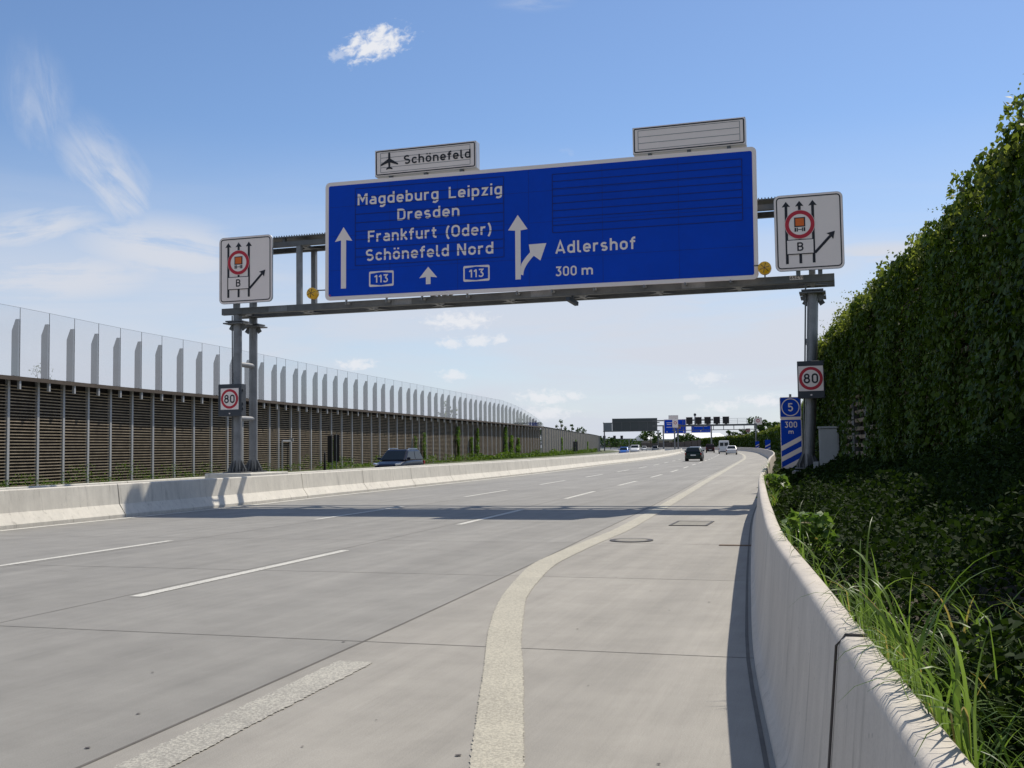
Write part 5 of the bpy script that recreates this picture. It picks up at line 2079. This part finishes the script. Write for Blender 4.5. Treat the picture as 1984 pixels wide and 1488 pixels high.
# ---------------------------------------------------------------- backs of countdown markers on the opposite verge
for s_, dl, lab in ((77.5, 2.3, 'dark backs of a pair of markers by the left wall behind the median'), (226, 2.6, 'dark distant marker backs beside the plain timber wall')):
    t = thing('marker_board', lab, 'road sign', P(s_, WG(s_) + dl, 0), -R17 + yaw_at(WG, s_))
    for x in (-.42, .08):
        m = MB()
        m.box(x, x + .36 + (.12 if x > 0 else 0), 0, .04, .72 if x > 0 else .6, 2.75)
        m.build('board', M_DARKBOX, t)
    m = MB()
    for x in (-.02, .34):
        m.tube([(x, -.05, 0), (x, -.05, 2.85)], .035, 8)
    m.build('post', M_STEEL, t)
t = thing('guide_post', 'slim dark guide post beside the marker backs on the left verge', 'guide post', P(75.9, WG(75.9) + 2.2, 0))
m = MB()
m.add([(-.10, 0, 0), (.10, 0, 0), (.06, 0, 1.35), (-.02, 0, 1.5), (-.10, .1, 0), (.10, .1, 0), (.06, .1, 1.35), (-.02, .1, 1.5)],
      [(0, 1, 2, 3), (7, 6, 5, 4), (0, 4, 5, 1), (1, 5, 6, 2), (2, 6, 7, 3), (3, 7, 4, 0)])
m.build('post', M_DARKBOX, t)

# ---------------------------------------------------------------- distant gantries


def far_local(s_, cv):
    return P(s_, cv(s_)), -R17 + yaw_at(cv, s_)


# A: lane signals over the near carriageway
o0, rz0 = far_local(240, RB)
ga = thing('sign_gantry', 'distant gantry with railing carrying five black lane signals', 'gantry', o0, rz0)
m = MB()
m.box(-16.8, 1.5, -.25, .25, 5.75, 6.15)
m.build('beam', M_STEEL_D, ga)
m = MB()
for k in range(9):
    x = -16.6 + k * 2.2
    m.box(x - .07, x + .07, -.1, .1, 4.95, 5.75)
m.box(-16.8, 1.5, -.1, .1, 4.85, 5.0)
m.build('lower_chord', M_STEEL_D, ga)
m = MB()
for z in (6.55, 6.95, 7.35):
    m.box(-14.5, 1.4, .30, .35, z, z + .05)
for k in range(9):
    m.box(-14.5 + k * 1.98, -14.44 + k * 1.98, .30, .36, 6.15, 7.4)
m.build('railing', M_STEEL, ga)
for x in (1.3, -16.3):
    for y_ in (0, .9) if x < 0 else (0,):
        m = MB()
        m.tube([(x + y_ * .8, y_, 0), (x + y_ * .8, y_, 7.3 if x > 0 else 6.2)], .17, 10)
        m.build('column', M_STEEL, ga)
for k in range(5):
    t = thing('lane_signal', ('first', 'second', 'middle', 'fourth', 'fifth')[k] + ' black square lane signal from the left on the distant gantry', 'lane signal',
              o0 + Vector((math.cos(rz0) * (-13.0 + k * 1.98), math.sin(rz0) * (-13.0 + k * 1.98), 6.15)), rz0, 'black lane signals on the distant gantry')
    m = MB()
    m.box(-.70, .70, -.45, -.05, .12, 1.60)
    m.build('housing', M_DARKBOX, t)
    m = MB()
    m.box(-.76, .76, -.47, -.03, 1.61, 1.66)
    m.build('hood', M_WHITE, t)
    m = MB()
    m.box(-.3, .3, -.3, .1, 0, .12)
    m.build('bracket', M_STEEL_D, t)


def on_gantry(name, label, cat, x, z, dy, o_, rz_):
    return thing(name, label, cat, o_ + Vector((math.cos(rz_) * x - math.sin(rz_) * dy, math.sin(rz_) * x + math.cos(rz_) * dy, z)), rz_)


t = on_gantry('camera_mast', 'short mast with round camera head above the distant lane signals', 'camera', -11.75, 6.15, .2, o0, rz0)
m = MB()
m.tube([(0, 0, 0), (0, 0, 1.9)], [.20, .17], 10)
m.build('mast', M_ALU, t)
m = MB()
m.tube([(0, 0, 1.9), (0, 0, 2.05), (0, 0, 2.35), (0, 0, 2.5)], [.18, .29, .29, .10], 12)
m.build('camera_head', M_BOX, t)
t = on_gantry('traffic_sign', 'small white sign on the right leg of the distant gantry', 'road sign', 1.9, 5.9, -.2, o0, rz0)
m = MB()
m.plate(rrect(-.75, .75, 0, 1.5, .1), 0, .06)
m.build('panel', M_WHITE, t)
m = MB()
m.ring(-.1, .85, .22, .36, -.012, 24)
m.build('ban_ring', M_RED, t)
t = on_gantry('plate_sign', 'little reddish plate hanging under the distant gantry beam', 'road sign', -.4, 4.35, -.1, o0, rz0)
m = MB()
m.box(-.45, .45, 0, .06, 0, .75)
m.build('panel', mat('faded_red_plate', (.30, .16, .15), .6), t)
t = on_gantry('traffic_sign', 'pale lane sign above the left leg of the distant gantry', 'road sign', -16.1, 5.55, -.4, o0, rz0)
m = MB()
m.plate(rrect(-.62, .62, 0, 1.75, .1), 0, .06)
m.build('panel', M_WHITE, t)
m = MB()
m.ring(0, 1.05, .22, .34, -.012, 24)
m.build('ban_ring', M_RED, t)

# B: blue direction signs a little farther on
o1, rz1 = far_local(296, RB)
o1 = o1 + Vector((math.cos(rz1), math.sin(rz1), 0)) * -5.4
gb = thing('sign_gantry', 'second distant gantry carrying two blue direction signs', 'gantry', o1, rz1)
m = MB()
m.box(-17.4, -1.0, -.2, .2, 6.9, 7.2)
m.box(-17.4, -1.0, -.2, .2, 8.3, 8.6)
for k in range(7):
    m.box(-16.5 + k * 2.4, -16.3 + k * 2.4, -.15, .15, 7.2, 8.3)
m.build('truss', M_STEEL_D, gb)
for x in (-1.6, -14.5):
    m = MB()
    m.tube([(x, 0, 0), (x, 0, 7.0)], .20, 10)
    m.build('column', M_STEEL, gb)
for lab, x0, x1, z0, z1 in (('larger left blue sign with brown inset on the second distant gantry', -14.3, -8.3, 4.85, 8.75), ('smaller right blue sign on the second distant gantry', -7.0, -1.7, 5.0, 7.3)):
    t = on_gantry('direction_sign', lab, 'road sign', (x0 + x1) / 2, z0, -.35, o1, rz1)
    w, h = (x1 - x0) / 2, z1 - z0
    m = MB()
    m.plate(rrect(-w, w, 0, h, .15), 0, .08, 0)
    m.build('panel', M_WHITE, t)
    m = MB()
    m.plate(rrect(-w + .14, w - .14, .14, h - .14, .08), -.012)
    m.build('blue_field', M_BLUE, t)
    m = MB()
    if w > 2.8:
        for ax in (-2.2, .1, 2.3):
            arrow_up(m, ax, .28, .72, .10, .22, .28, -.024)
        for z, a, b_ in ((2.9, -2.3, -.6), (2.45, -2.2, -1.0), (1.7, -2.3, -.9)):
            m.box(a, b_, -.024, -.016, z, z + .14)
    else:
        m.box(-1.7, 1.7, -.024, -.016, 1.65, 1.78)
        line(m, (-.2, .35), (.25, .8), .14, -.024)
    m.build('white_markings', M_WHITE, t)
    if w > 2.8:
        m = MB()
        m.box(.35, 1.55, -.03, -.016, 1.3, 2.5)
        m.build('brown_inset', mat('brown_inset', (.30, .15, .11), .6), t)
t = on_gantry('box_sign', 'blank white sign above the larger distant blue sign', 'road sign', -11.7, 8.8, -.35, o1, rz1)
m = MB()
m.box(-1.3, 1.3, 0, .3, 0, 1.05)
m.build('housing', M_ALU, t)
m = MB()
m.plate(rrect(-1.22, 1.22, .06, .98, .05), -.006)
m.build('face', M_WHITE, t)

# C: gantry of the opposite carriageway, seen from behind
o2, rz2 = far_local(372, BASE)
o2 = P(372, BASE(372) - 3.0)
gc = thing('sign_gantry', 'distant gantry of the opposite carriageway seen from behind', 'gantry', o2, rz2)
m = MB()
m.box(-19.0, .6, .1, .45, 6.7, 7.0)
m.box(-19.0, .6, .1, .45, 9.6, 9.9)
m.build('truss', M_STEEL_D, gc)
for x in (-18.6, 0):
    m = MB()
    m.tube([(x, .3, 0), (x, .3, 9.7 if x else 7.0)], .22, 10)
    m.build('column', M_STEEL_D, gc)
t = on_gantry('overhead_sign', 'wide dark back of an overhead sign with upright ribs', 'road sign', -8.0, 7.0, .0, o2, rz2)
m = MB()
m.box(-7.8, 7.8, 0, .25, 0, 4.2)
m.build('panel', M_BACK, t)
m = MB()
for k in range(6):
    m.box(-7.6 + k * 3.0, -7.45 + k * 3.0, -.08, -.002, .1, 2.95)
m.box(-7.8, 7.8, -.14, -.002, 2.98, 3.15)
m.box(-7.8, 7.8, -.14, -.002, -.05, .08)
m.build('ribs', M_STEEL_D, t)
m = MB()
m.box(-7.85, 7.85, -.02, .3, 4.205, 4.30)
m.build('top_rail', M_ALU, t)
t = on_gantry('overhead_sign', 'smaller grey sign back on the left end of that gantry', 'road sign', -17.3, 6.9, .0, o2, rz2)
m = MB()
m.box(-1.5, 1.4, 0, .2, 0, 3.0)
m.build('panel', mat('pale_sign_back', (.17, .19, .20), .6), t)
m = MB()
m.box(-1.6, -1.5, -.1, .25, -.1, 3.3)
m.build('end_post', M_STEEL_D, t)

# D: lane signals far beyond, under the sign back
o3 = P(560, BASE(560) - 2.0)
rz3 = -R17 + yaw_at(BASE, 560)
gd = thing('sign_gantry', 'farthest gantry with tiny dark signals under the sign back', 'gantry', o3, rz3)
m = MB()
m.box(-21, 4, -.2, .2, 5.3, 5.7)
m.build('beam', M_STEEL, gd)
for x in (-20.5, 3.5):
    m = MB()
    m.tube([(x, 0, 0), (x, 0, 5.5)], .2, 8)
    m.build('column', M_STEEL, gd)
for k, x in enumerate((-18.0, -15.9, -13.8, -11.7, -9.6, -4.2, -.4)):
    t = on_gantry('lane_signal', ('leftmost', 'second', 'third', 'fourth', 'fifth', 'second last', 'last')[k] + ' tiny dark signal on the farthest gantry', 'lane signal', x, 5.7, -.3, o3, rz3)
    t['group'] = 'tiny signals on the farthest gantry'
    m = MB()
    m.box(-.7, .7, 0, .3, 0, 1.5)
    m.box(-.8, .8, -.1, -.002, 1.5, 1.6)
    m.build('housing', M_DARKBOX, t)

# small blue markers on the right verge far ahead
for s_, lab in ((158, 'blue marker with white bars just left of the tall countdown marker'), (222, 'tiny blue marker at the foot of the distant gantry leg')):
    t = thing('countdown_marker', lab, 'road sign', P(s_, RB(s_) + .75, .3), -R17 + yaw_at(RB, s_))
    m = MB()
    m.plate(rrect(-.38, .38, 0, 1.9, .05), 0, .04)
    m.build('panel', M_BLUE, t)
    m = MB()
    for z in (.35, .85):
        m.plate([(-.36, z), (.36, z + .36), (.36, z + .54), (-.36, z + .18)], -.012)
    m.build('distance_bars', M_WHITE, t)
    m = MB()
    m.tube([(0, .08, -.3), (0, .08, 2.2)], .05, 8)
    m.build('post', M_STEEL, t)

# ---------------------------------------------------------------- far buildings
M_HALL = mat('white_hall_cladding', (.78, .78, .76), .6, var=.05, vscale=.2)
M_TAN = mat('tan_brick', (.33, .27, .20), .85, var=.1)
M_BRIDGE = mat('grey_bridge', (.17, .19, .22), .8, var=.15, vscale=.3)
ha = on_ray(1256, 640)
hb = on_ray(1412, 652)
dh = hb - ha
hl = dh.length
t = thing('industrial_hall', 'long low white hall beyond the bend under the distant signs', 'building', ha, math.atan2(dh.y, dh.x))
m = MB()
zt = 7.9
m.box(0, hl, 0, 26, 4.9, 5.6)
m.build('wall', M_HALL, t)
m = MB()
m.add([(0, -.6, 5.62), (hl, -.6, 5.62), (hl, 13, zt + 1.2), (0, 13, zt + 1.2), (0, 26.6, 5.62), (hl, 26.6, 5.62)], [(0, 1, 2, 3), (3, 2, 5, 4), (0, 3, 4), (1, 5, 2)])
m.build('roof', M_HALL, t)
m = MB()
m.box(0.2, hl - .2, .5, 25.5, 0, 4.88)
m.build('lower_wall', M_TAN, t)
m = MB()
for k in range(7):
    x = hl * (.06 + .13 * k)
    m.box(x, x + 3.5, .42, .498, 3.2, 4.2)
m.build('window_band', M_CARGLASS, t)
ba, bb = on_ray(1168, 690), on_ray(1258, 690)
dh = bb - ba
t = thing('road_bridge', 'grey road bridge crossing far behind the sign back', 'bridge', ba, math.atan2(dh.y, dh.x))
hl = dh.length
m = MB()
m.box(-14, hl + 6, 0, 9, 3.2, 5.6)
m.build('deck', M_BRIDGE, t)
m = MB()
m.box(-14, hl + 6, -.3, -.01, 5.6, 6.5)
m.build('parapet', mat('pale_parapet', (.25, .28, .31), .8), t)
for k in range(4):
    m = MB()
    m.box(k * hl / 3 - .7, k * hl / 3 + .7, 2, 7, 0, 3.19)
    m.build('pier', M_BRIDGE, t)
